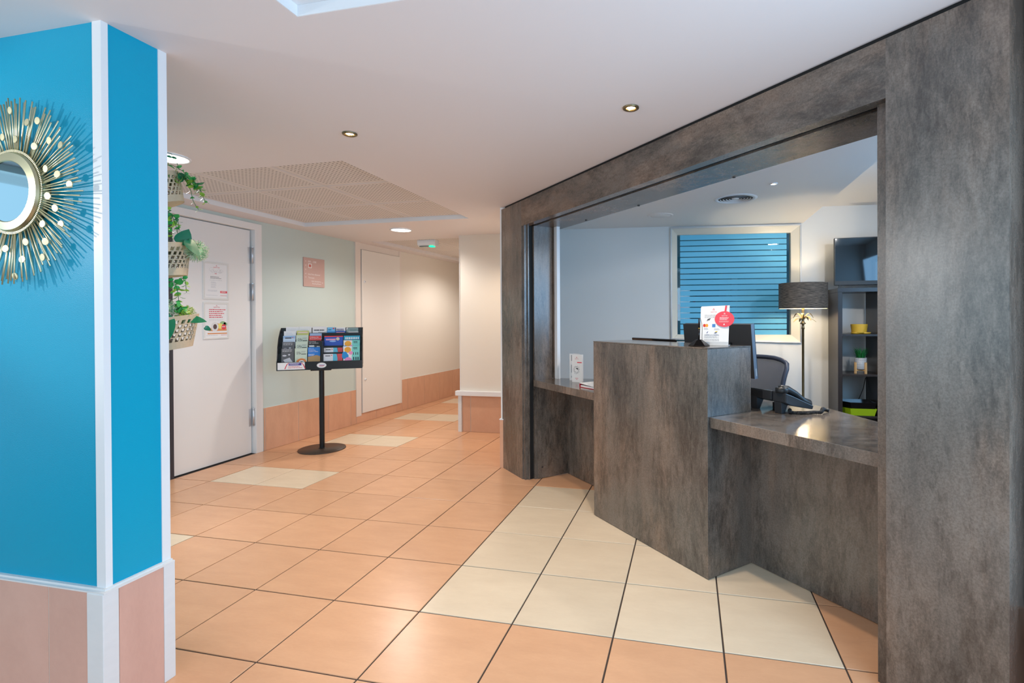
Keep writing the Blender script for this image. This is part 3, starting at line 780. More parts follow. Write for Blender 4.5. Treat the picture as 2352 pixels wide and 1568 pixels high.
# desk telephone, seen from behind
tp = thing('desk_phone', 'black desk telephone with coiled cord on the right worktop', 'telephone', (1.475, .825, .7805), math.atan2(-.79, .62))
PH = mat('phone_black', (40, 42, 46), .36); PHD = mat('phone_dark', (24, 25, 27), .4)
def wedge(x0, x1, pts, name, m, par, bv=.003):
    mb = MB(); n = len(pts)
    mb.add([(x0, y, z) for y, z in pts] + [(x1, y, z) for y, z in pts], [tuple(range(n)), tuple(range(n, 2 * n))[::-1]] + [(i, n + i, n + (i + 1) % n, (i + 1) % n) for i in range(n)])
    return mb.build(name, m, par, bevel=bv)
wedge(-.035, .168, [(0, .108), (0, .062), (.035, .048), (.17, .022), (.175, .034)], 'body', PH, tp)
wedge(.118, .200, [(-.002, .106), (-.004, .058), (.04, .040), (.185, .012), (.192, .030), (.05, .088)], 'cradle', PH, tp, .004)
wedge(-.035, .05, [(-.003, .098), (-.003, .066), (.01, .066), (.01, .098)], 'socket_panel', PHD, tp, .001)
wedge(.055, .115, [(-.008, .108), (-.008, .062), (.01, .060), (.01, .108)], 'hinge_block', PH, tp)
for x in (-.035, .125):
    wedge(x, x + .045, [(-.002, .07), (.002, 0), (.022, 0), (.05, .05)], 'foot', PH, tp, .002)
wedge(.02, .05, [(.10, .03), (.10, 0), (.13, 0), (.13, .03)], 'foot', PHD, tp, .001)
hs = MB().tube([(.160, .004, .112), (.160, .012, .116), (.161, .05, .116), (.163, .10, .092), (.165, .150, .055), (.166, .19, .034), (.166, .2, .030)], [.020, .026, .020, .017, .019, .025, .018], 14)
hs.build('handset', PHD, tp)
MB().lathe([(.0001, .104), (.029, .104), (.031, .108), (.031, .124), (.026, .130), (.0001, .131)], 20, T=Matrix.Translation((.160, .014, 0))).build('earpiece', PHD, tp)
cen = [(.155, .075, .012), (.185, .045, .007), (.215, .06, .008), (.235, .10, .008), (.245, .14, .009), (.262, .165, .010), (.250, .195, .022), (.235, .225, .014), (.25, .24, .009)]
pts = []
def cat(ps, u):
    n = len(ps) - 1; i = min(int(u * n), n - 1); f = u * n - i
    p0, p1, p2, p3 = (Vector(ps[max(0, min(n, i + q))]) for q in (-1, 0, 1, 2))
    return .5 * (2 * p1 + (p2 - p0) * f + (2 * p0 - 5 * p1 + 4 * p2 - p3) * f * f + (3 * p1 - p0 - 3 * p2 + p3) * f ** 3)
for k in range(560):
    u = k / 560; p = cat(cen, u); d_ = (cat(cen, min(1, u + .01)) - cat(cen, max(0, u - .01))).normalized()
    n1 = d_.orthogonal().normalized(); n2 = d_.cross(n1); a = k * .62
    q = p + (n1 * math.cos(a) + n2 * math.sin(a)) * .0074; q.z = max(q.z, .0022)
    pts.append(q)
MB().tube(pts, .0021, 5).build('coiled_cord', BLACK, tp)

# leaflets and binder on the left worktop
for k, (x, y, rz, lab) in enumerate(((.318, 1.728, -.30, 'white folded leaflet with coral band and flower ring standing in front on the left worktop'), (.275, 1.84, -.16, 'white folded leaflet standing behind the other one on the left worktop'))):
    lf = thing('folded_leaflet', lab, 'leaflet', (x, y, .7805), rz, 'folded leaflets on the left worktop')
    mb = MB(); w2, h2 = .042, .205
    sgn = -1 if k == 0 else 1
    mb.box(-w2, w2, 0, .0012, 0, h2)
    T_ = Matrix.Translation((sgn * w2, 0, 0)) @ Matrix.Rotation(sgn * -.6, 4, 'Z')
    mb.box(min(0, -sgn * 2 * w2), max(0, -sgn * 2 * w2), 0, .0012, 0, h2, T=T_)
    mb.build('sheet', PAPER, lf)
    pb = MB(); y_ = -.0006
    if k == 0:
        glyph(pb, -.002, .185, .009, y_, 0); pb.rect(.002, .042, .145, .152, y_, 1)
        for q in range(26):
            a = q * 2 * PI / 26; r_ = .021 + .005 * math.sin(q * 2.7)
            pb.oval(-.004 + r_ * math.cos(a), .093 + r_ * 1.15 * math.sin(a), .0028, .0034, y_, 2, 6)
        pb.oval(-.001, .103, .006, .005, y_, 3, 8); pb.oval(.006, .099, .004, .005, y_, 3, 8)
        pb.rect(-.015, .011, .028, .031, y_, 0); pb.rect(-.009, .006, .020, .0225, y_, 0)
    else:
        pb.rect(-.028, -.022, .15, .195, y_, 2); pb.rect(-.028, -.024, .02, .035, y_, 2); pb.rect(-.028, -.023, .06, .12, y_, 2)
    pb.build('print', [REDT, RED, INK, INKD], lf)
    if k == 0: lettering([("appart'city", -.002, .173, .0075, 'CENTER', -.0007)], REDT, lf)
bd = thing('ring_binder', 'white binder with red edges lying on the left worktop beside the tall counter', 'binder', (.393, 1.475, .7805), math.radians(-42))
MB().box(-.004, .24, 0, .30, 0, .003).box(-.004, -.001, 0, .30, 0, .026).build('cover', mat('binder_red', (190, 40, 60), .4), bd)
TT = Matrix.Translation((-.004, 0, .026)) @ Matrix.Rotation(math.radians(3.5), 4, 'Y')
MB().box(0, .24, 0, .30, 0, .003, T=TT).build('lid', PAPER, bd)
MB().box(.006, .22, .004, .296, .003, .014).build('sheets', PAPER, bd)
pb = MB(); pb.add([TT @ Vector(v) for v in ((.16, .06, .0033), (.20, .06, .0033), (.20, .07, .0033), (.16, .07, .0033))], [(0, 1, 2, 3)])
pb.build('print', REDT, bd)

# ---------------------------------------------------------------- lamp, bookcase, television
fl = thing('floor_lamp', 'brass floor lamp with palm leaves and dark drum shade beside the window', 'floor lamp', (2.11, 2.80, 0))
sm, sn, sl, sb = nt('dark_linen')
tcn = sn.new('ShaderNodeTexCoord'); mpn = sn.new('ShaderNodeMapping'); mpn.inputs['Scale'].default_value = (22, 22, 260)
tn = sn.new('ShaderNodeTexNoise'); tn.inputs['Scale'].default_value = 1; tn.inputs['Detail'].default_value = 3
rp = sn.new('ShaderNodeValToRGB'); rp.color_ramp.elements[0].position = .35; rp.color_ramp.elements[1].position = .7
rp.color_ramp.elements[0].color = lin(52, 48, 46); rp.color_ramp.elements[1].color = lin(112, 102, 92)
sl.new(tcn.outputs['Object'], mpn.inputs[0]); sl.new(mpn.outputs[0], tn.inputs['Vector']); sl.new(tn.outputs[0], rp.inputs[0]); sl.new(rp.outputs[0], sb.inputs['Base Color'])
sb.inputs['Roughness'].default_value = .85
sd = MB().lathe([(.198, 1.335), (.198, 1.556)], 48).build('shade', sm, fl)
MB().lathe([(.1955, 1.556), (.1955, 1.335)], 48).build('lining', mat('shade_lining', (246, 232, 200), .7), sd)
MB().lathe([(.199, 1.335), (.1995, 1.342), (.199, 1.342)], 48).build('hem', BLACK, sd)
MB().tube([(-.196, 0, 1.50), (.196, 0, 1.50)], .002, 6).tube([(0, -.196, 1.50), (0, .196, 1.50)], .002, 6).build('spider', GOLDD, sd)
MB().lathe([(.0001, 0), (.13, 0), (.13, .012), (.02, .022), (.011, .03), (.010, 1.155), (.015, 1.160), (.011, 1.178), (.010, 1.195), (.026, 1.205), (.012, 1.218), (.010, 1.235), (.014, 1.245), (.012, 1.262), (.009, 1.30), (.012, 1.318), (.012, 1.36), (.0001, 1.36)], 20).build('pole', GOLDD, fl)
for k in range(9):
    a = k * 2 * PI / 9 + .25; up_ = (.055, .03, .012)[k % 3]; ln_ = .10 if k % 3 else .085
    c_, s_ = math.cos(a), math.sin(a); mb = MB(); vs = []
    for q in range(7):
        u = q / 6; r_ = .008 + ln_ * u; z = 1.245 + up_ * math.sin(u * 2.4) * 1.15 - .035 * u * u; wd = .013 * math.sin(PI * min(1, u * .9 + .08)) + .001
        for e in (-1, 1): vs.append((r_ * c_ - e * wd * s_, r_ * s_ + e * wd * c_, z))
        for e in (-1, 1): vs.append((r_ * c_ - e * wd * s_, r_ * s_ + e * wd * c_, z - .002))
    fs = []
    for q in range(6):
        b = q * 4
        fs += [(b, b + 4, b + 5, b + 1), (b + 2, b + 3, b + 7, b + 6), (b, b + 2, b + 6, b + 4), (b + 1, b + 5, b + 7, b + 3)]
    fs += [(24, 26, 27, 25)]
    mb.add(vs, fs); mb.build('palm_leaf', GOLDD, fl)
bl = MB(); bl.lathe([(.0001, 1.36), (.016, 1.37), (.03, 1.41), (.022, 1.44), (.0001, 1.45)], 16)
bl.build('bulb', emission('lamp_bulb', (1, .80, .52), 26), fl)
ll = lamp('floor_lamp_glow', 'POINT', (2.11, 2.80, 1.40), 34, (1, .82, .58), shadow_soft_size=.035)

WENGE = mat('wenge_laminate', (44, 36, 34), .27, noise=.25, scale=24, stretch=(6, 6, .5))
bk = thing('bookcase', 'dark wenge open bookcase against the reception wall under the television', 'bookcase', (2.41, 2.87, 0))
def B(name, *b, m=WENGE, par=bk): 
    mb = MB()
    for x in b: mb.box(*x)
    return mb.build(name, m, par, bevel=.0008)
B('side', (0, .036, 0, .318, 0, 1.478)); B('side', (.734, .77, 0, .318, 0, 1.478)); B('divider', (.318, .340, .002, .318, .03, 1.478))
B('top', (-.002, .772, -.002, .318, 1.478, 1.514))
for z in (.38, .742, 1.092): B('shelf', (.036, .318, .004, .318, z, z + .018)); B('shelf', (.340, .734, .004, .318, z, z + .018))
B('base', (.036, .734, .01, .318, .0, .05))
tv = thing('television', 'flat black television standing on top of the bookcase', 'television', (2.79, 2.985, 1.5145), math.radians(-2))
MB().box(-.375, .375, 0, .035, .03, .455).build('casing', BLACK, tv, bevel=.003)
MB().box(-.368, .368, -.001, 0, .068, .449).build('screen', mat('screen_gloss', (10, 12, 16), .04, spec=.9), tv)
for x in (-.35, .23): MB().box(x, x + .04, -.05, .09, 0, .006).box(x + .012, x + .028, .005, .02, .004, .034).build('foot', BLACK, tv)
ye = mat('mustard_glaze', (226, 182, 66), .28, noise=.08, scale=60)
pl = tag(MB().lathe([(.0001, .003), (.045, .003), (.052, .013), (.055, .013), (.048, 0), (.0001, 0)], 28).lathe([(.0001, .004), (.040, .004), (.046, .014), (.048, .014), (.042, .001), (.0001, .001)], 28, T=Matrix.Translation((.058, -.012, 0))).build('saucer', ye), 'mustard yellow double saucer on the upper bookcase shelf', 'plate'); pl.location = (2.598, 2.985, 1.1105)
bw = thing('bowl', 'ribbed mustard yellow bowl standing on the yellow saucer', 'bowl', (2.612, 2.985, 1.1142))
prof = [(.0001, .002), (.050, .0), (.058, .004)] + [(.060 + .008 * u + (.0012 if i % 2 else 0), .006 + .072 * u) for i, u in enumerate([k / 14 for k in range(15)])] + [(.069, .082), (.064, .080), (.054, .008), (.0001, .006)]
MB().lathe(prof, 32).build('body', ye, bw)
gp = thing('potted_grass', 'grey checked pot with green grass on a light wooden stand', 'plant', (2.624, 2.985, .7605))
pm, pn_, pl_, pb_ = nt('checked_pot')
tc2 = pn_.new('ShaderNodeTexCoord'); br = pn_.new('ShaderNodeTexBrick'); br.offset = 0; br.inputs['Scale'].default_value = 1
br.inputs['Brick Width'].default_value = .009; br.inputs['Row Height'].default_value = .009; br.inputs['Mortar Size'].default_value = .0011
br.inputs['Color1'].default_value = lin(222, 222, 222); br.inputs['Color2'].default_value = lin(214, 214, 216); br.inputs['Mortar'].default_value = lin(90, 94, 104)
sx = pn_.new('ShaderNodeSeparateXYZ'); at = pn_.new('ShaderNodeMath'); at.operation = 'ARCTAN2'; mu = pn_.new('ShaderNodeMath'); mu.operation = 'MULTIPLY'; mu.inputs[1].default_value = .046
cb = pn_.new('ShaderNodeCombineXYZ')
pl_.new(tc2.outputs['Object'], sx.inputs[0]); pl_.new(sx.outputs[1], at.inputs[0]); pl_.new(sx.outputs[0], at.inputs[1]); pl_.new(at.outputs[0], mu.inputs[0]); pl_.new(mu.outputs[0], cb.inputs[0]); pl_.new(sx.outputs[2], cb.inputs[1])
pl_.new(cb.outputs[0], br.inputs[0]); pl_.new(br.outputs[0], pb_.inputs['Base Color']); pb_.inputs['Roughness'].default_value = .4
MB().lathe([(.0001, .034), (.042, .034), (.047, .042), (.048, .138), (.045, .138), (.043, .130), (.0001, .128)], 28).build('pot', pm, gp)
wood = mat('light_wood', (222, 178, 124), .5, noise=.1, scale=30, stretch=(4, 4, .6))
st = MB().box(-.05, .05, -.006, .006, .022, .033).box(-.006, .006, -.05, .05, .022, .033, ).build('stand', wood, gp)
st.rotation_euler = (0, 0, .5)
for k in range(4):
    a = k * PI / 2 + .5
    T_ = Matrix.Rotation(a, 4, 'Z')
    MB().box(.050, .063, -.008, .008, 0, .098, T=T_).build('leg', wood, gp)
mb = MB(); rr = random.Random(4)
for k in range(170):
    a = rr.random() * 2 * PI; r0 = rr.random() ** .5 * .035; h_ = .05 + .055 * rr.random(); le = .05 * rr.random() + .012
    dx, dy = math.cos(a), math.sin(a); px, py = -dy * .0016, dx * .0016
    x, y = r0 * dx, r0 * dy
    mb.add([(x - px, y - py, .128), (x + px, y + py, .128), (x + dx * le * .4 + px, y + dy * le * .4 + py, .128 + h_ * .65), (x + dx * le * .4 - px, y + dy * le * .4 - py, .128 + h_ * .65), (x + dx * le, y + dy * le, .128 + h_)], [(0, 1, 2, 3), (3, 2, 4)])
mb.build('grass', mat('grass_green', (30, 122, 58), .5), gp, kind='stuff')
def tray(name, z, m, lab, sh=0):
    t = thing(name, lab, 'tray', (2.60 + sh, 2.99, z), group='trays in the bookcase')
    mb = MB(); o1 = [(-.145, .10), (-.145, -.03), (-.09, -.112), (.122, -.112), (.122, .10)]
    n = len(o1); k_ = .88
    lv = [([(x * k_, y * k_) for x, y in o1], 0), (o1, .062), ([(x * .985, y * .985) for x, y in o1], .062), ([(x * .80, y * .80) for x, y in o1], .004)]
    vs = [(x, y, zz) for pts_, zz in lv for x, y in pts_]
    fs = [tuple(range(n))[::-1]] + [(a * n + i, a * n + (i + 1) % n, (a + 1) * n + (i + 1) % n, (a + 1) * n + i) for a in range(3) for i in range(n)] + [tuple(range(3 * n, 4 * n))]
    mb.add(vs, fs); mb.build('shell', m, t, bevel=.002)
    return t
tray('serving_tray', .3985, mat('lime_green', (164, 196, 24), .4), 'lime green tray at the bottom of the bookcase')
tray('serving_tray', .4515, BLACKG, 'glossy black tray stacked on the lime green tray')
tag(MB().tube([(2.655, 3.17, .45), (2.66, 3.16, .5), (2.70, 3.165, .60), (2.722, 3.175, .70)], .003, 6).build('power_cable', BLACK), 'thin black cable hanging behind the trays in the bookcase', 'cable')

# ---------------------------------------------------------------- wall sign and posters
def on_wall(u, z): 
    p = T_lw @ Vector((u, 0, z)); return p
sg = thing('wall_sign', 'dusty pink direction sign with white lettering on the sage green wall', 'sign', on_wall(.520, 1.612), A87)
MB().box(0, .296, -.010, -.001, 0, .308).build('board', mat('dusty_pink', (200, 166, 157), .55), sg, bevel=.001)
yy = -.0106
L_ = [('<', .020, .258, .030, 'LEFT', yy), ('<', .020, .214, .030, 'LEFT', yy), ('<', .020, .170, .030, 'LEFT', yy), ('<', .020, .126, .030, 'LEFT', yy), ('<', .020, .089, .030, 'LEFT', yy),
      ('001 - 008', .060, .258, .030, 'LEFT', yy), ('Salle Petit déjeuner', .058, .126, .0225, 'LEFT', yy), ('Terrasse', .062, .089, .024, 'LEFT', yy),
      ('Salle Séminaires', .244, .054, .0215, 'RIGHT', yy), ('Meeting Room', .244, .028, .0215, 'RIGHT', yy), ('>', .256, .040, .030, 'LEFT', yy)]
lettering(L_, PAPER, sg)
pb = MB(); pb.rect(.064, .110, .200, .246, yy, 0); pb.rect(.070, .104, .206, .240, yy - .0002, 1); pb.rect(.072, .102, .222, .228, yy - .0003, 2)
for x in (.077, .087, .097): pb.rect(x - .003, x + .003, .209, .237, yy - .0003, 2)
pb.build('pictogram', [PAPER, mat('dusty_pink', (206, 162, 150)), mat('brick_red', (206, 84, 74), .5)], sg)

def poster(label, y0, y1, z0, z1, kind):
    t = thing('poster_holder', label, 'poster', (-2.885, y0, z0), PI / 2, 'framed notices on the door')
    w_, h_ = y1 - y0, z1 - z0
    e = .016
    mb = MB().box(0, w_, -.008, 0, 0, e).box(0, w_, -.008, 0, h_ - e, h_).box(0, e, -.008, 0, e, h_ - e).box(w_ - e, w_, -.008, 0, e, h_ - e)
    mb.build('frame', mat('frosted_frame', (226, 226, 222), .3), t, bevel=.0015)
    MB().box(e, w_ - e * .5, -.004, -.001, e * .9, h_ - e * .9).build('sheet', PAPER, t)
    pb = MB(); y = -.0045; cx = w_ * .52
    glyph(pb, cx, h_ * .905, .011, y, 0)
    ms = [REDT, RED, INK, INKD, mat('toast_orange', (226, 150, 92), .5), mat('plate_white', (225, 225, 225), .4), mat('coffee', (92, 74, 76), .4), mat('lemon', (240, 226, 120), .5), mat('leaf_print', (150, 190, 140), .6), mat('pale_ink', (196, 200, 206), .6)]
    if kind == 0:
        for k, (x, z, s) in enumerate(((.33, .80, .02), (.36, .76, .014), (.48, .745, .010), (.62, .77, .018), (.71, .775, .016), (.66, .75, .012))):
            for q in range(10):
                a = q * PI / 5; pb.oval(x * w_ + s * math.cos(a), z * h_ + s * .8 * math.sin(a), .0018, .0018, y, 2, 5)
        pb.rect(.45 * w_, .53 * w_, .69 * h_, .703 * h_, y, 0)
        for k, z in enumerate((.60, .565)): textlines(pb, .28 * w_, .72 * w_, z * h_, 1, .01, .0055, y, 2, 20 + k)
        textlines(pb, .26 * w_, .88 * w_, .515 * h_, 1, .01, .003, y, 9, 22)
        for k, z in enumerate((.465, .405, .345)): textlines(pb, .30 * w_, .52 * w_, z * h_, 2, .008, .003, y, 9, 24 + k)
        textlines(pb, .18 * w_, .55 * w_, .245 * h_, 2, .008, .003, y, 9, 28)
        pb.rect(.66 * w_, .935 * w_, .185 * h_, .24 * h_, y, 1); textlines(pb, .70 * w_, .90 * w_, .205 * h_, 1, .01, .006, y - .0002, 5, 29)
        textlines(pb, .12 * w_, .62 * w_, .11 * h_, 1, .01, .003, y, 9, 30); pb.rect(.66 * w_, .92 * w_, .11 * h_, .118 * h_, y, 0)
    else:
        textlines(pb, .22 * w_, .88 * w_, .79 * h_, 5, .0165, .0068, y, 0, 31)
        textlines(pb, .22 * w_, .80 * w_, .535 * h_, 2, .012, .0022, y, 9, 32)
        pb.add([(.20 * w_, y, .22 * h_), (.92 * w_, y, .22 * h_), (.90 * w_, y, .34 * h_), (.43 * w_, y, .46 * h_)], [(0, 1, 2, 3)], 4)
        pb.rect(.16 * w_, .93 * w_, .135 * h_, .165 * h_, y, 4)
        pb.oval(.76 * w_, .41 * h_, .030, .024, y - .0001, 8); pb.oval(.86 * w_, .40 * h_, .018, .018, y - .0001, 8)
        pb.oval(.66 * w_, .35 * h_, .026, .024, y - .0002, 7)
        pb.oval(.44 * w_, .335 * h_, .036, .040, y - .0003, 5); pb.oval(.45 * w_, .335 * h_, .018, .022, y - .0004, 6)
        pb.oval(.80 * w_, .325 * h_, .0235, .0235, y - .0005, 1); textlines(pb, .72 * w_, .88 * w_, .322 * h_, 1, .01, .007, y - .0006, 5, 33)
        textlines(pb, .12 * w_, .62 * w_, .095 * h_, 1, .01, .003, y, 9, 34); pb.rect(.68 * w_, .92 * w_, .10 * h_, .108 * h_, y, 0)
    pb.build('print', ms, t)
    lettering([("appart'city", cx, h_ * .855, .0145, 'CENTER', y - .0002)], REDT, t)
poster('white framed notice with coral box on the white door, the upper one of two', 1.532, 1.778, 1.436, 1.760, 0)
poster('white framed breakfast notice with food photo on the white door, the lower one', 1.532, 1.775, 1.094, 1.413, 1)

# ---------------------------------------------------------------- brochure stand
BR = math.radians(33.5)
BP = Vector((-2.349, 2.296, 0))
bs_ = thing('brochure_stand', 'black pedestal brochure stand with curved rack in front of the sage green wall', 'brochure stand', BP, BR)
MB().lathe([(.0001, .0), (.212, 0), (.213, .004), (.211, .009), (.0001, .010)], 56).build('base_plate', BROWNB, bs_)
MB().lathe([(.034, .01), (.030, .014), (.0235, .016)], 20).lathe([(.0235, .01), (.0235, .78)], 20).build('pole', BLACKM, bs_)
side = [(-.125, .772), (-.13, .778), (-.128, .85), (-.06, .90), (.02, 1.0), (.085, 1.10), (.115, 1.165), (.13, 1.165), (.115, 1.09), (.07, .97), (.01, .86), (-.06, .785), (-.09, .772)]
XS0, XS1 = -.362, .370
RB = mat('rack_black', (34, 35, 37), .33, noise=.2, scale=80)
for x0, x1 in ((XS0, XS0 + .006), (XS1 - .006, XS1)):
    mb = MB(); n = len(side)
    outer = [(-.13, .772), (-.135, .86), (-.09, .98), (-.03, 1.07), (.05, 1.135), (.11, 1.165), (.13, 1.165), (.13, .80), (-.06, .772)]
    n = len(outer)
    mb.add([(x0, y, z) for y, z in outer] + [(x1, y, z) for y, z in outer], [tuple(range(n)), tuple(range(n, 2 * n))[::-1]] + [(i, n + i, n + (i + 1) % n, (i + 1) % n) for i in range(n)])
    mb.build('side_panel', RB, bs_)
MB().box(XS0, XS1, -.135, -.129, .772, .850).build('front_lip', RB, bs_)
MB().box(XS0, XS1, -.13, .10, .772, .778).build('floor_plate', RB, bs_)
tiers = []
for k in range(5):
    ty, tz = -.112 + .046 * k, .782 + .062 * k
    tiers.append((ty, tz))
    if k: MB().box(XS0 + .006, XS1 - .006, ty - .004, ty - .001, tz, tz + .085).build('tier', RB, bs_)
MB().box(XS0 + .006, XS1 - .006, .112, .116, .80, 1.165).build('back_plate', RB, bs_)
MB().box(.006, .022, -.127, .06, .78, 1.04).build('divider', RB, bs_)
MB().box(-.09, .09, -.06, .06, .755, .772).build('mount', RB, bs_, bevel=.004)
pb = MB(); pb.oval(.014, .812, .042, .026, -.1356, 0, 32); pb.oval(.014, .812, .039, .023, -.1358, 1, 32)
pb.rect(-.005, .042, .812, .817, -.136, 2); pb.rect(-.008, .034, .804, .809, -.136, 3); pb.rect(0, .025, .795, .797, -.136, 2)
lo = pb.build('logo_badge', [mat('badge_rim', (190, 192, 196), .3, .6), PAPER, mat('badge_blue', (60, 80, 160), .5), REDT], bs_)
pb = MB(); pb.rect(-.352, -.128, .780, .846, -.1356, 0)
pb.rect(-.262, -.156, .818, .842, -.1359, 1); textlines(pb, -.255, -.165, .834, 2, .009, .0035, -.1361, 0, 41)
textlines(pb, -.265, -.150, .806, 2, .012, .0045, -.1361, 2, 42)
for sx_ in (-1, 1):
    for q in range(6):
        a0, a1 = q / 6, (q + 1) / 6
        f_ = lambda a: -.209 + sx_ * (.052 + .032 * a ** .6)
        pb.add([(f_(a0) - .004, -.136, .842 - .056 * a0), (f_(a0) + .004, -.136, .842 - .056 * a0), (f_(a1) + .004, -.136, .842 - .056 * a1), (f_(a1) - .004, -.136, .842 - .056 * a1)], [(0, 1, 2, 3)], 2)
pb.build('sticker', [PAPER, mat('badge_blue2', (70, 60, 150), .5), REDT], bs_)

for ch in bs_.children:
    if ch.name.split('.')[0] not in ('base_plate', 'pole'): ch.location.z = .014
CM = lambda n, *c: mat('print_' + n, c, .45)
cols = [(-.326, -.219), (-.216, -.109), (-.106, .003), (.026, .196), (.199, .350)]
def brochure(ci, k, top, label, base, draw=None, texts=(), grp=None, x0=None, x1=None, tcol=PAPER):
    ty, tz = tiers[min(k, 4)]
    a, b = cols[ci]
    if x0 is not None: a, b = x0, x1
    ty += .001 + .0135 * max(0, k - 4)
    o = BP + Matrix.Rotation(BR, 3, 'Z') @ Vector((a, ty, tz + .014))
    t = thing('brochure', label, 'brochure', o, BR, 'brochures in the rack')
    lean = .10
    T_ = Matrix.Rotation(-lean, 4, 'X')
    h_ = (top - tz) / math.cos(lean)
    w_ = b - a - .004
    MB().box(0, w_, .0, .010, .002, h_, T=T_).build('booklet', [base], t)
    if draw:
        mats, fn = draw
        pb = MB(); fn(pb, w_, h_, -.0006); pb.v = [tuple(T_ @ Vector(v)) for v in pb.v]; pb.build('print', mats, t)
    if texts:
        lo = lettering([(s_, x * w_, h_ - z, sz, 'LEFT', -.0010) for s_, x, z, sz in texts], tcol, t)
        for v in lo.data.vertices: v.co = T_ @ v.co
    return t
D1, D2, D3 = CM('slate', 92, 92, 96), CM('mint', 204, 218, 200), CM('sky', 158, 190, 226)
GREYP = CM('light_grey', 196, 198, 204); ORG = CM('orange', 236, 138, 70); OCH = CM('ochre', 176, 144, 98); RB2 = CM('red', 228, 66, 62)
def d_slate(p, w_, h_, y):
    textlines(p, .08 * w_, .95 * w_, h_ - .014, 1, .01, .005, y, 0, 50)
    p.oval(.62 * w_, h_ - .058, .010, .007, y, 0, 8); p.oval(.25 * w_, h_ - .066, .018, .008, y, 0, 8)
def d_slate2(p, w_, h_, y):
    d_slate(p, w_, h_, y); p.add([(.15 * w_, y, h_ - .105), (.66 * w_, y, h_ - .085), (.9 * w_, y, h_ - .125), (.4 * w_, y, h_ - .15)], [(0, 1, 2, 3)], 0)
    p.add([(0, y, h_ - .14), (.35 * w_, y, h_ - .165), (.35 * w_, y, .01), (0, y, .01)], [(0, 1, 2, 3)], 0)
def d_mint(p, w_, h_, y):
    textlines(p, .52 * w_, .92 * w_, h_ - .03, 2, .010, .003, y, 0, 51); p.rect(.52 * w_, .92 * w_, h_ - .058, h_ - .052, y, 1)
    p.oval(.30 * w_, h_ - .045, .020, .017, y, 2, 20); p.oval(.30 * w_, h_ - .045, .018, .015, y - .0001, 3, 20)
def d_mint2(p, w_, h_, y):
    d_mint(p, w_, h_, y)
    p.oval(.55 * w_, h_ - .125, .042, .030, y, 4, 24); p.oval(.55 * w_, h_ - .130, .024, .017, y - .0001, 5, 20); p.oval(.55 * w_, h_ - .134, .015, .011, y - .0002, 6, 16)
    for q in range(9): p.add([(.02 * w_ + q * .009, y, .07), (.02 * w_ + q * .009 + .003, y, .07), (.02 * w_ + q * .013, y, .10 + .012 * (q % 3))], [(0, 1, 2)], 7)
MM = [INK, INKD, INK, D2, ORG, PAPER, INKD, CM('moss', 150, 160, 110)]
TX = .0150
# first column
brochure(0, 0, .975, 'dark grey museum brochure with photo in the lowest row, leftmost column of the rack', D1, ([GREYP], d_slate2), [('MUSEUM OF', .08, .030, .014)], None)
brochure(0, 1, 1.035, 'dark grey museum brochure second from the bottom, leftmost column of the rack', D1, ([GREYP], d_slate), [('MUSEUM OF', .08, .030, .014)])
brochure(0, 2, 1.092, 'pale blue town brochure third from the bottom, leftmost column of the rack', D3, ([CM('pale', 206, 222, 240), REDT, INKD], lambda p, w_, h_, y: (p.rect(0, w_, h_ - .06, h_ - .025, y, 0), p.rect(.16 * w_, .68 * w_, h_ - .026, h_ - .017, y - .0001, 2), p.oval(.78 * w_, h_ - .018, .006, .004, y - .0001, 1, 8))))
brochure(0, 3, 1.135, 'plain white leaflet fourth from the bottom, leftmost column of the rack', PAPER, ([CM('pale2', 210, 212, 220)], lambda p, w_, h_, y: textlines(p, .2 * w_, .8 * w_, h_ - .02, 2, .012, .004, y, 0, 52)))
brochure(0, 4, 1.175, 'large white map sheet at the back, left end of the rack', PAPER, ([CM('pale2', 210, 212, 220)], lambda p, w_, h_, y: textlines(p, .1 * w_, .9 * w_, h_ - .02, 2, .012, .003, y, 0, 53)), x0=-.315, x1=-.2)
# second column
brochure(1, 0, .975, 'pale mint brochure with orange ring in the lowest row, second column of the rack', D2, (MM, d_mint2), [('2fly', .15, .053, .026)], tcol=INKD)
brochure(1, 1, 1.035, 'pale mint brochure second from the bottom, second column of the rack', D2, (MM, d_mint), [('2fly', .15, .053, .026)], tcol=INKD)
brochure(1, 2, 1.098, 'pale mint brochure third from the bottom, second column of the rack', D2, (MM, d_mint), [('2fly', .15, .053, .026)], tcol=INKD)
brochure(1, 3, 1.138, 'yellow-green brochure peeping over the mint ones, second column of the rack', CM('yellowgreen', 206, 208, 118), ([CM('blush', 236, 212, 196)], lambda p, w_, h_, y: p.rect(.1 * w_, .9 * w_, h_ - .024, h_ - .010, y, 0)))
brochure(1, 4, 1.178, 'white tourist map at the back behind the yellow-green brochure', PAPER, ([CM('pale2', 210, 212, 220)], lambda p, w_, h_, y: textlines(p, .1 * w_, .9 * w_, h_ - .03, 2, .012, .003, y, 0, 54)), x0=-.203, x1=-.09)
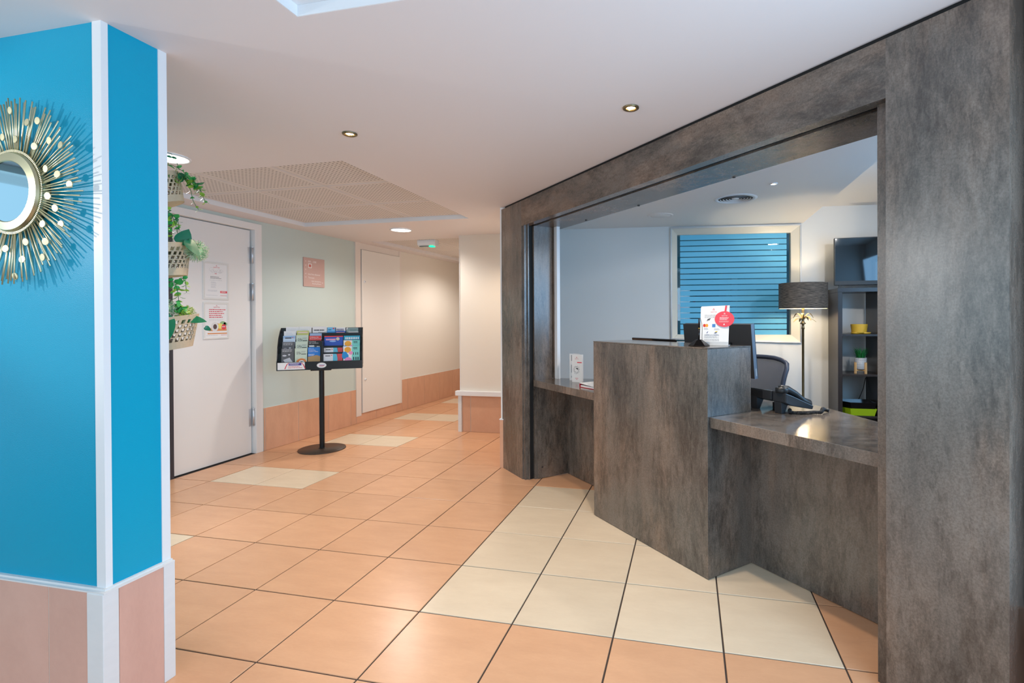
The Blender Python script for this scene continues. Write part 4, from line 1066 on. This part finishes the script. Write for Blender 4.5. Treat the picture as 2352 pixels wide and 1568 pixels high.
# third column
def d_caumont(p, w_, h_, y): p.add([(0, y, .004), (w_, y, .004), (w_, y, h_ - .085), (.7 * w_, y, h_ - .075), (0, y, h_ - .088)], [(0, 1, 2, 3, 4)], 0); textlines(p, .04 * w_, .55 * w_, h_ - .068, 2, .009, .004, y, 1, 55)
brochure(2, 0, .982, 'bright blue art centre brochure with tan building, lowest row of the third column', CM('royal', 30, 124, 214), ([OCH, PAPER], d_caumont), [('Hôtel de', .06, .018, .012), ('Caumont', .06, .032, TX), ('Centre d’Art', .06, .045, TX)])
brochure(2, 1, 1.045, 'black quarry light show brochure, second row of the third column', CM('jet', 32, 34, 40), ([PAPER], lambda p, w_, h_, y: (textlines(p, .04 * w_, .6 * w_, h_ - .048, 2, .009, .004, y, 0, 56), p.rect(.04 * w_, .45 * w_, h_ - .062, h_ - .05, y, 0), p.rect(.66 * w_, .92 * w_, h_ - .062, h_ - .054, y, 0))), [('Carrières', .05, .016, TX), ('des Lumières', .05, .030, TX)])
brochure(2, 2, 1.088, 'red castle brochure with white title, third row of the third column', RB2, None, [('Château des', .08, .018, TX), ('Baux-de-Provence', .08, .032, TX * .9)])
brochure(2, 3, 1.112, 'sky blue brochure peeping over the red one in the third column', D3, ([CM('pale', 206, 222, 240)], lambda p, w_, h_, y: textlines(p, .1 * w_, .9 * w_, h_ - .012, 1, .01, .004, y, 0, 57)))
brochure(2, 4, 1.176, 'white open-air map with black title at the back above the third column', PAPER, ([INKD, INK], lambda p, w_, h_, y: (textlines(p, .1 * w_, .95 * w_, h_ - .04, 1, .01, .010, y, 0, 58), textlines(p, .4 * w_, .95 * w_, h_ - .06, 1, .01, .006, y, 1, 59))), x0=-.086, x1=.045)
# fourth column, wide leaflets
def d_town(p, w_, h_, y):
    p.rect(.5 * w_, .74 * w_, .004, h_, y, 0); p.add([(.72 * w_, y, .004), (w_, y, .004), (w_, y, h_), (.68 * w_, y, h_), (.74 * w_, y, h_ * .7)], [(0, 1, 2, 3, 4)], 1)
    p.rect(.10 * w_, .36 * w_, h_ - .022, h_ - .015, y, 2); p.oval(.43 * w_, h_ - .014, .007, .004, y, 1, 8)
TM = [CM('aqua', 94, 190, 220), CM('brick', 206, 78, 84), INKD]
brochure(3, 0, .915, 'white, aqua and red town map leaflet in the lowest row, fourth column', CM('cool_white', 226, 230, 236), (TM, d_town))
brochure(3, 1, .972, 'white, aqua and red town map leaflet one row higher in the fourth column', CM('cool_white', 226, 230, 236), (TM, d_town))
def d_park(p, w_, h_, y):
    p.rect(0, w_, h_ - .010, h_, y, 0); p.rect(.08 * w_, .60 * w_, h_ - .042, h_ - .028, y, 1); p.oval(.72 * w_, h_ - .03, .016, .016, y, 2, 12); p.oval(.45 * w_, h_ - .052, .03, .008, y, 3, 12)
brochure(3, 2, 1.085, 'blue and pink water park leaflet with red top edge, fourth column', CM('park_blue', 44, 88, 190), ([RB2, CM('pinkish', 238, 170, 196), CM('sand', 214, 204, 180), CM('ice', 150, 190, 240)], d_park))
brochure(3, 4, 1.128, 'blue leaflet with golden comic lettering behind the water park leaflet', CM('cyan_blue', 40, 140, 205), ([CM('gold_print', 214, 170, 70), CM('rust', 150, 80, 50)], lambda p, w_, h_, y: (p.rect(.08 * w_, .96 * w_, h_ - .045, h_ - .014, y, 0), textlines(p, .1 * w_, .9 * w_, h_ - .032, 1, .01, .010, y - .0001, 1, 60))), x0=.03, x1=.118)
brochure(3, 4, 1.130, 'blue leaflet with pink lettering in the back row, right of the golden one', CM('deep_blue', 34, 96, 186), ([CM('pinkish', 238, 170, 196)], lambda p, w_, h_, y: (p.rect(.1 * w_, .9 * w_, h_ - .02, h_ - .010, y, 0), p.rect(.06 * w_, .94 * w_, h_ - .034, h_ - .024, y, 0))), x0=.116, x1=.214)
brochure(3, 5, 1.168, 'light blue map with red dot at the back, behind the golden lettering', CM('light_blue', 120, 190, 230), ([RB2, CM('teal_print', 40, 130, 170)], lambda p, w_, h_, y: (p.oval(.8 * w_, h_ - .012, .009, .007, y, 0, 10), p.rect(.1 * w_, .5 * w_, h_ - .03, h_ - .02, y, 1))), x0=.045, x1=.118)
brochure(3, 5, 1.166, 'white event leaflet with violet lettering in the back row', PAPER, ([CM('violet', 70, 60, 110)], lambda p, w_, h_, y: textlines(p, .05 * w_, .95 * w_, h_ - .024, 2, .014, .009, y, 0, 61)), x0=.122, x1=.212)
# fifth column
def d_pop(p, w_, h_, y):
    p.rect(.52 * w_, w_, .004, h_, y, 0); r = random.Random(3)
    for cx, cz, rx, m_ in ((.27, h_ - .035, .030, 1), (.03, h_ - .072, .022, 2), (.25, h_ - .085, .0, 1), (.46, h_ - .065, .018, 3)):
        if rx: p.oval(min(max(cx * w_, rx * .6), .52 * w_ - rx * .2), cz, rx, rx * .95, y + .0001 - .0001 * m_, m_, 20)
    textlines(p, .60 * w_, .92 * w_, h_ - .022, 1, .01, .008, y - .0004, 4, 62); textlines(p, .62 * w_, .90 * w_, h_ - .032, 1, .01, .003, y - .0004, 4, 63)
def d_pop2(p, w_, h_, y):
    d_pop(p, w_, h_, y)
    p.oval(.12 * w_, h_ - .095, .030, .028, y - .0002, 2, 20); p.oval(.30 * w_, h_ - .140, .034, .034, y - .0003, 3, 20)
    for q, x in enumerate((.6, .74, .86)):
        p.rect(x * w_, x * w_ + .009, h_ - .135, h_ - .105, y - .0004, 4); p.rect(x * w_, x * w_ + .006, h_ - .085, h_ - .06, y - .0004, 4)
PM_ = [CM('turquoise', 126, 214, 206), CM('amber', 240, 172, 52), CM('azure', 30, 144, 214), CM('rose', 240, 150, 200), INKD]
brochure(4, 0, .985, 'white and turquoise programme with coloured circles in the lowest row, rightmost column', PAPER, (PM_, d_pop2))
brochure(4, 1, 1.042, 'white and turquoise programme with an amber circle, second row of the rightmost column', PAPER, (PM_, d_pop))
brochure(4, 2, 1.085, 'cyan leaflet with white block lettering above the programmes, rightmost column', CM('cyan', 40, 168, 204), ([PAPER, CM('teal_dark', 20, 70, 96)], lambda p, w_, h_, y: ([p.rect(.1 * w_ + q * .016, .1 * w_ + q * .016 + .010, h_ - .036, h_ - .014, y, 0) for q in range(8)], p.rect(.0, w_, h_ - .052, h_ - .04, y, 1))))
brochure(4, 4, 1.122, 'white leaflet with faint print in the back row, right end of the rack', PAPER, ([GREYP], lambda p, w_, h_, y: textlines(p, .1 * w_, .8 * w_, h_ - .02, 2, .01, .003, y, 0, 64)), x0=.236, x1=.332)
brochure(4, 5, 1.162, 'grey-green leaflet at the back, right end of the rack', CM('grey_green', 138, 158, 158), ([CM('grey_teal', 110, 136, 140), PAPER], lambda p, w_, h_, y: (p.add([(0, y, h_), (.14 * w_, y, h_), (.0, y, h_ - .03)], [(0, 1, 2)], 1), textlines(p, .3 * w_, .95 * w_, h_ - .024, 2, .012, .008, y, 0, 65))), x0=.217, x1=.330)

# ---------------------------------------------------------------- sunburst mirror
mi = thing('sunburst_mirror', 'round golden sunburst mirror with rods and small discs on the blue pillar', 'mirror', (-.990, -.745, 1.671), 0)
RX = Matrix.Rotation(PI / 2, 4, 'X')                         # lathe axis towards -y
tiltm = Matrix.Rotation(math.radians(-1.5), 4, 'X')
MB().lathe([(.0001, .0415), (.0985, .0415)], 64, T=RX).build('glass', mat('mirror_glass', (128, 150, 160), .03, 1), mi)
MB().lathe([(.0965, .036), (.0965, .0435)], 72, T=RX).lathe([(.0965, .0435), (.099, .0455)], 72, T=RX).lathe([(.099, .0455), (.123, .0425)], 72, T=RX).lathe([(.123, .0425), (.1275, .036)], 72, T=RX).lathe([(.1275, .036), (.1275, .022)], 72, T=RX).build('frame', mat('satin_gold', (205, 200, 166), .3, 1), mi)
mb = MB()
for k in range(150):
    a = 2 * PI * k / 150
    TT = Matrix.Rotation(a, 4, 'Y') @ Matrix.Translation((0, -.030, .128))
    mb.box(-.0016, .0016, -.004, .004, 0, .008, T=TT)
mb.build('beading', GOLD, mi)
MB().lathe([(.0001, .02), (.120, .02), (.120, .0), (.0001, 0)], 40, T=RX).build('back_plate', GOLDD, mi)
rg = random.Random(11)
rodp = {}
for k in range(124):
    v = k % 4
    ln_ = (.170, .158, .166, .150)[v]
    if v not in rodp:
        mb = MB(); mb.tube([(0, -.024, .122), (0, -.032 - .004 * (v % 2), .13 + ln_)], .0021 + .0004 * (v % 2), 8)
        o = mb.build('rod', GOLD, mi); rodp[v] = o
    else:
        o = rodp[v].copy(); C.objects.link(o); o.parent = mi
    a = 2 * PI * k / 124 + rg.uniform(-.010, .010)
    o.rotation_euler = (rg.uniform(-.02, .05), a, 0)
dk = None
for k in range(38):
    r_ = (.262, .176, .222)[k % 3] + rg.uniform(-.012, .012)
    a = 2 * PI * (k + .35) / 38
    if dk is None:
        dk = MB().lathe([(.0001, .0022), (.0112, .002), (.012, .001), (.0112, -.001), (.0001, -.001)], 20, T=RX, smooth=False).build('disc', mat('cream_gold', (206, 198, 164), .5, .8), mi)
        o = dk
    else:
        o = dk.copy(); C.objects.link(o); o.parent = mi
    o.location = (r_ * math.sin(a), -.041, r_ * math.cos(a)); o.rotation_euler = (rg.uniform(-.15, .15), 0, rg.uniform(-.15, .15))

# ---------------------------------------------------------------- hanging baskets
HB = Vector((-1.275, -.055, 0))
WOV = mat('woven_jute', (212, 190, 160), .8, noise=.16, scale=60, stretch=(1, 1, 7), bump=.5, bscale=220)
ROPE = mat('jute_rope', (196, 182, 160), .85, noise=.2, scale=200)
LEAF = [mat('leaf_green', (66, 172, 90), .4, noise=.2, scale=30), mat('leaf_deep', (30, 132, 88), .35, noise=.2, scale=30), mat('leaf_lime', (168, 206, 78), .45, noise=.2, scale=30)]
IVY = mat('ivy_leaf', (10, 116, 78), .32, noise=.15, scale=40)
view = (CAM - Vector((HB.x, HB.y, CAM.z))).normalized(); side_v = Vector((-view.y, view.x, 0))   # side_v points right as seen from the lobby
def leaf(mb, p, d, n, L, wd, mi=0):
    d = d.normalized(); b = d.cross(n).normalized()
    nn = b.cross(d)
    prof = [(0, .25), (.2, .8), (.5, 1), (.8, .75), (1, .12)]
    vs = []
    for u, k in prof:
        c = p + d * (u * L) + nn * (.12 * L * math.sin(u * PI))
        vs += [c - b * (k * wd), c + nn * (-.08 * wd), c + b * (k * wd)]
    fs = []
    for i in range(4):
        for e in (0, 1): fs.append((i * 3 + e, i * 3 + e + 1, i * 3 + e + 4, i * 3 + e + 3))
    mb.add(vs, fs, mi, True)
def sprig(par, pts, n, L, wd, seed, name='eucalyptus_sprig'):
    r = random.Random(seed); mb = MB()
    P_ = [cat(pts, k / 24) for k in range(25)]
    mb.tube(P_, .0013, 5, 3)
    for k in range(n):
        u = .12 + .86 * k / max(1, n - 1); p = cat(pts, u); d = (cat(pts, min(1, u + .03)) - cat(pts, max(0, u - .03))).normalized()
        s = d.orthogonal().normalized(); a0 = k * 1.57 + r.uniform(-.3, .3)
        for e in (0, 1):
            a = a0 + e * PI; o_ = (s * math.cos(a) + d.cross(s) * math.sin(a)); dd = (o_ * .9 + d * .45).normalized()
            f = (1 - .45 * u) * r.uniform(.8, 1.1)
            nrm = (d * .8 - o_ * .4 + Vector((0, 0, .2))).normalized()
            leaf(mb, p + o_ * .002, dd, nrm, L * f, wd * f, r.choice((0, 0, 1, 2) if u < .7 else (0, 2, 2)))
    return mb.build(name, LEAF + [mat('stem', (70, 120, 76), .5)], par)
def big_leaf(par, p, d, n, L, wd, name='ivy_leaf'):
    d = d.normalized(); b = d.cross(n).normalized(); nn = b.cross(d)
    out = [(0, .06), (-.08, .35), (-.02, .72), (.12, .95), (.3, .98), (.52, .80), (.75, .5), (1, 0)]
    vs = [p + d * (u * L) + b * (k * wd) + nn * (.06 * L * (1 - (k) ** 2)) for u, k in out]
    vs += [p + d * (u * L) - b * (k * wd) + nn * (.06 * L * (1 - (k) ** 2)) for u, k in out[:-1]]
    mid = [p + d * (u * L) - nn * .01 * L + nn * .04 * L for u in (0, .35, .7)]
    mb = MB(); o = len(vs); vs += mid
    R_ = list(range(8)); L__ = list(range(8, 15)) + [7]
    fs = []
    for S_, fl in ((R_, 0), (L__, 1)):
        ch = [o, o, o, o + 1, o + 1, o + 1, o + 2, o + 2]
        for i in range(7):
            q = [S_[i], S_[i + 1], ch[i + 1], ch[i]]
            q = [x for j, x in enumerate(q) if x not in q[:j]]
            if len(q) > 2: fs.append(tuple(q if fl else q[::-1]))
    mb.add(vs, fs, 0, True)
    return mb.build(name, IVY, par)
def allium(par, c, r_, seed, m1, name='flower_ball'):
    r = random.Random(seed); mb = MB()
    mb.lathe([(.0001, -r_ * .55), (r_ * .4, -r_ * .38), (r_ * .55, 0), (r_ * .4, r_ * .38), (.0001, r_ * .55)], 12, 0, Matrix.Translation(c))
    for k in range(520):
        z = r.uniform(-1, 1); a = r.uniform(0, 2 * PI); q = (1 - z * z) ** .5; d = Vector((q * math.cos(a), q * math.sin(a), z))
        o_ = d.orthogonal().normalized(); o_ = (o_ * math.cos(a * 3) + d.cross(o_) * math.sin(a * 3)) * .0011
        l = r_ * r.uniform(.82, 1.05); e = c + d * l
        mb.add([c + d * (r_ * .45) - o_ * .5, c + d * (r_ * .45) + o_ * .5, e + o_, e - o_], [(0, 1, 2, 3)], 0)
        mb.add([e - o_ * 2, e + d * .003 + o_.cross(d) * 2, e + o_ * 2, e + d * .001 - o_.cross(d) * 2], [(0, 1, 2, 3)], 1)
    return mb.build(name, [m1, mat('allium_tip', (226, 214, 186), .6)], par, kind='stuff')
def basket(z_top, hgt, r1, r2, tilt_deg, label, off):
    pos = HB + side_v * off + Vector((0, 0, z_top - hgt))
    t = thing('hanging_basket', label, 'basket', pos, group='hanging baskets on the rope')
    ax = view
    q = Matrix.Rotation(math.radians(tilt_deg), 4, ax)
    def pt(u, a, dr=0): 
        r_ = r2 + (r1 - r2) * u + dr
        return q @ Vector((r_ * math.cos(a), r_ * math.sin(a), u * hgt))
    def ring_band(mb, u0, u1, n=40, th=.004):
        for k in range(n):
            a0, a1 = 2 * PI * k / n, 2 * PI * (k + 1) / n
            v = [pt(u0, a0), pt(u0, a1), pt(u1, a1), pt(u1, a0), pt(u0, a0, -th), pt(u0, a1, -th), pt(u1, a1, -th), pt(u1, a0, -th)]
            mb.add(v, [(0, 1, 2, 3), (7, 6, 5, 4), (3, 2, 6, 7), (0, 4, 5, 1)], 0)
    b1 = MB(); ring_band(b1, .86, 1.0); ring_band(b1, 0, .22); b1.add([pt(0, 2 * PI * k / 40) for k in range(40)], [tuple(range(40))[::-1]])
    b1.build('rim_and_base', WOV, t)
    b2 = MB(); rows = 5
    for k in range(1, rows): ring_band(b2, .22 + .64 * k / rows - .012, .22 + .64 * k / rows + .016)
    n = 30
    for k in range(rows):
        u0, u1 = .22 + .64 * k / rows, .22 + .64 * (k + 1) / rows
        for j in range(n):
            a = 2 * PI * (j + .5 * (k % 2)) / n; sk = .06
            v = [pt(u0, a - .045), pt(u0, a + .045), pt(u1, a + .045 + sk), pt(u1, a - .045 + sk), pt(u0, a - .045, -.004), pt(u0, a + .045, -.004), pt(u1, a + .045 + sk, -.004), pt(u1, a - .045 + sk, -.004)]
            b2.add(v, [(0, 1, 2, 3), (7, 6, 5, 4), (0, 3, 7, 4), (1, 5, 6, 2)])
    b2.build('open_weave', WOV, t)
    mb = MB(); mb.add([pt(.72, 2 * PI * k / 24, -.008) for k in range(24)], [tuple(range(24))])
    mb.build('filling', mat('moss_filling', (78, 92, 52), .9), t)
    return t
Vv = lambda s, z, f=0: side_v * s + Vector((0, 0, z)) + view * f       # local offsets: right, up, towards the viewer
bA = basket(1.930, .135, .118, .088, 20, 'woven jute hanging basket with trailing eucalyptus, topmost of three beside the pillar', -.012)
bB = basket(1.612, .150, .118, .088, 7, 'woven jute hanging basket with round pale green flower ball, middle of three', -.006)
bC = basket(1.268, .150, .150, .100, 9, 'woven jute hanging basket with big dark ivy leaf, lowest of three', .0)
# foliage, coordinates relative to each basket's foot
sprig(bA, [Vv(-.02, .10), Vv(.02, .19, .03), Vv(.09, .155, .05), Vv(.135, .10, .04), Vv(.155, .06, .02), Vv(.163, .035, .02)], 11, .030, .011, 1)
sprig(bA, [Vv(.0, .10, .02), Vv(.06, .15, .06), Vv(.10, .09, .06), Vv(.115, .03, .05), Vv(.135, -.005, .04)], 9, .030, .010, 2)
sprig(bA, [Vv(.04, .11, .03), Vv(.08, .13, .06), Vv(.115, .11, .06), Vv(.13, .075, .06)], 5, .042, .018, 3)
sprig(bA, [Vv(.0, -.0, .0), Vv(.03, -.04, .04), Vv(.055, -.07, .05), Vv(.06, -.115, .05)], 7, .030, .011, 4)
sprig(bB, [Vv(.0, .26, .02), Vv(.012, .23, .05), Vv(.02, .20, .05), Vv(.03, .17, .05), Vv(.03, .14, .05)], 7, .030, .011, 5)
sprig(bB, [Vv(.025, .30, .02), Vv(.040, .25, .05), Vv(.048, .21, .05), Vv(.05, .17, .05)], 8, .030, .012, 6)
sprig(bB, [Vv(.06, .0, .0), Vv(.075, -.02, .05), Vv(.078, -.05, .05), Vv(.08, -.075, .05)], 5, .028, .011, 7)
sprig(bA, [Vv(.05, .12, .05), Vv(.085, .14, .08), Vv(.10, .12, .08), Vv(.105, .10, .08)], 6, .040, .020, 21)
sprig(bA, [Vv(.09, .13, .05), Vv(.12, .115, .07), Vv(.14, .09, .07), Vv(.148, .06, .06)], 7, .036, .016, 22)
sprig(bB, [Vv(-.01, .29, .03), Vv(.0, .25, .06), Vv(.01, .22, .06), Vv(.015, .19, .06)], 6, .034, .014, 23)
sprig(bC, [Vv(.03, .18, .05), Vv(.05, .2, .08), Vv(.06, .185, .09), Vv(.075, .165, .09)], 6, .034, .016, 24)
allium(bB, Vv(.118, .125, .05), .052, 3, mat('allium_green', (172, 208, 164), .6))
big_leaf(bB, Vv(.06, .155, .08), Vv(.45, 1, .1), view, .075, .034)
big_leaf(bB, Vv(.085, .165, .11), Vv(.55, -1, .2), view + side_v * .6, .085, .026)
sprig(bC, [Vv(.02, .33, .02), Vv(.035, .30, .05), Vv(.042, .26, .06), Vv(.045, .215, .06), Vv(.045, .165, .05)], 9, .036, .017, 8)
sprig(bC, [Vv(.0, .33, .02), Vv(.012, .31, .05), Vv(.016, .28, .05), Vv(.02, .255, .05)], 5, .028, .009, 9)
allium(bC, Vv(-.005, .195, .05), .045, 5, mat('allium_green', (172, 208, 164), .6))
allium(bC, Vv(.07, .165, .02), .045, 6, mat('allium_lime', (176, 200, 84), .6))
big_leaf(bC, Vv(-.02, .155, .135), Vv(.28, -1, .35), view + Vector((0, 0, .4)), .115, .045)
big_leaf(bC, Vv(.08, .150, .07), Vv(1, -.32, .2), view + Vector((0, 0, 1)), .075, .026)
big_leaf(bC, Vv(.145, .105, .03), Vv(1, -.7, .1), view, .030, .012)
tag(MB().tube([HB + Vector((0, 0, 1.10)) + side_v * .004, HB + Vector((0, 0, 1.5)) + side_v * .003, HB + Vector((0, 0, CZ))], .0045, 8).build('hanging_rope', ROPE), 'thin jute rope running from the ceiling down through the three baskets', 'rope')
tg_ = MB()
tg_.tube([HB + Vv(0.004, 2.05), HB + Vv(.02, 2.045, .02), HB + Vv(.04, 2.01, .04), HB + Vv(.05, 1.965, .05)], .0012, 5, 1)
for s_, z_ in ((.004, 2.03), (.022, 2.028)): leaf(tg_, HB + Vv(s_, z_, .02), Vv(1, -.2), view, .022, .006, 0)
tagged = tg_.build('stray_tendril', [LEAF[1], mat('stem', (70, 120, 76))], bA)
tagged.matrix_parent_inverse = Matrix.Translation(-bA.location)

# fine print and weave: too small to pick apart, joined into one part each
for o in list(C.objects):
    if o.name.split('.')[0] in ('print', 'lettering', 'tag_print', 'beading', 'open_weave', 'logo_badge', 'sticker', 'pictogram', 'far_sign', 'lamp_print'):
        o['kind'] = 'stuff'
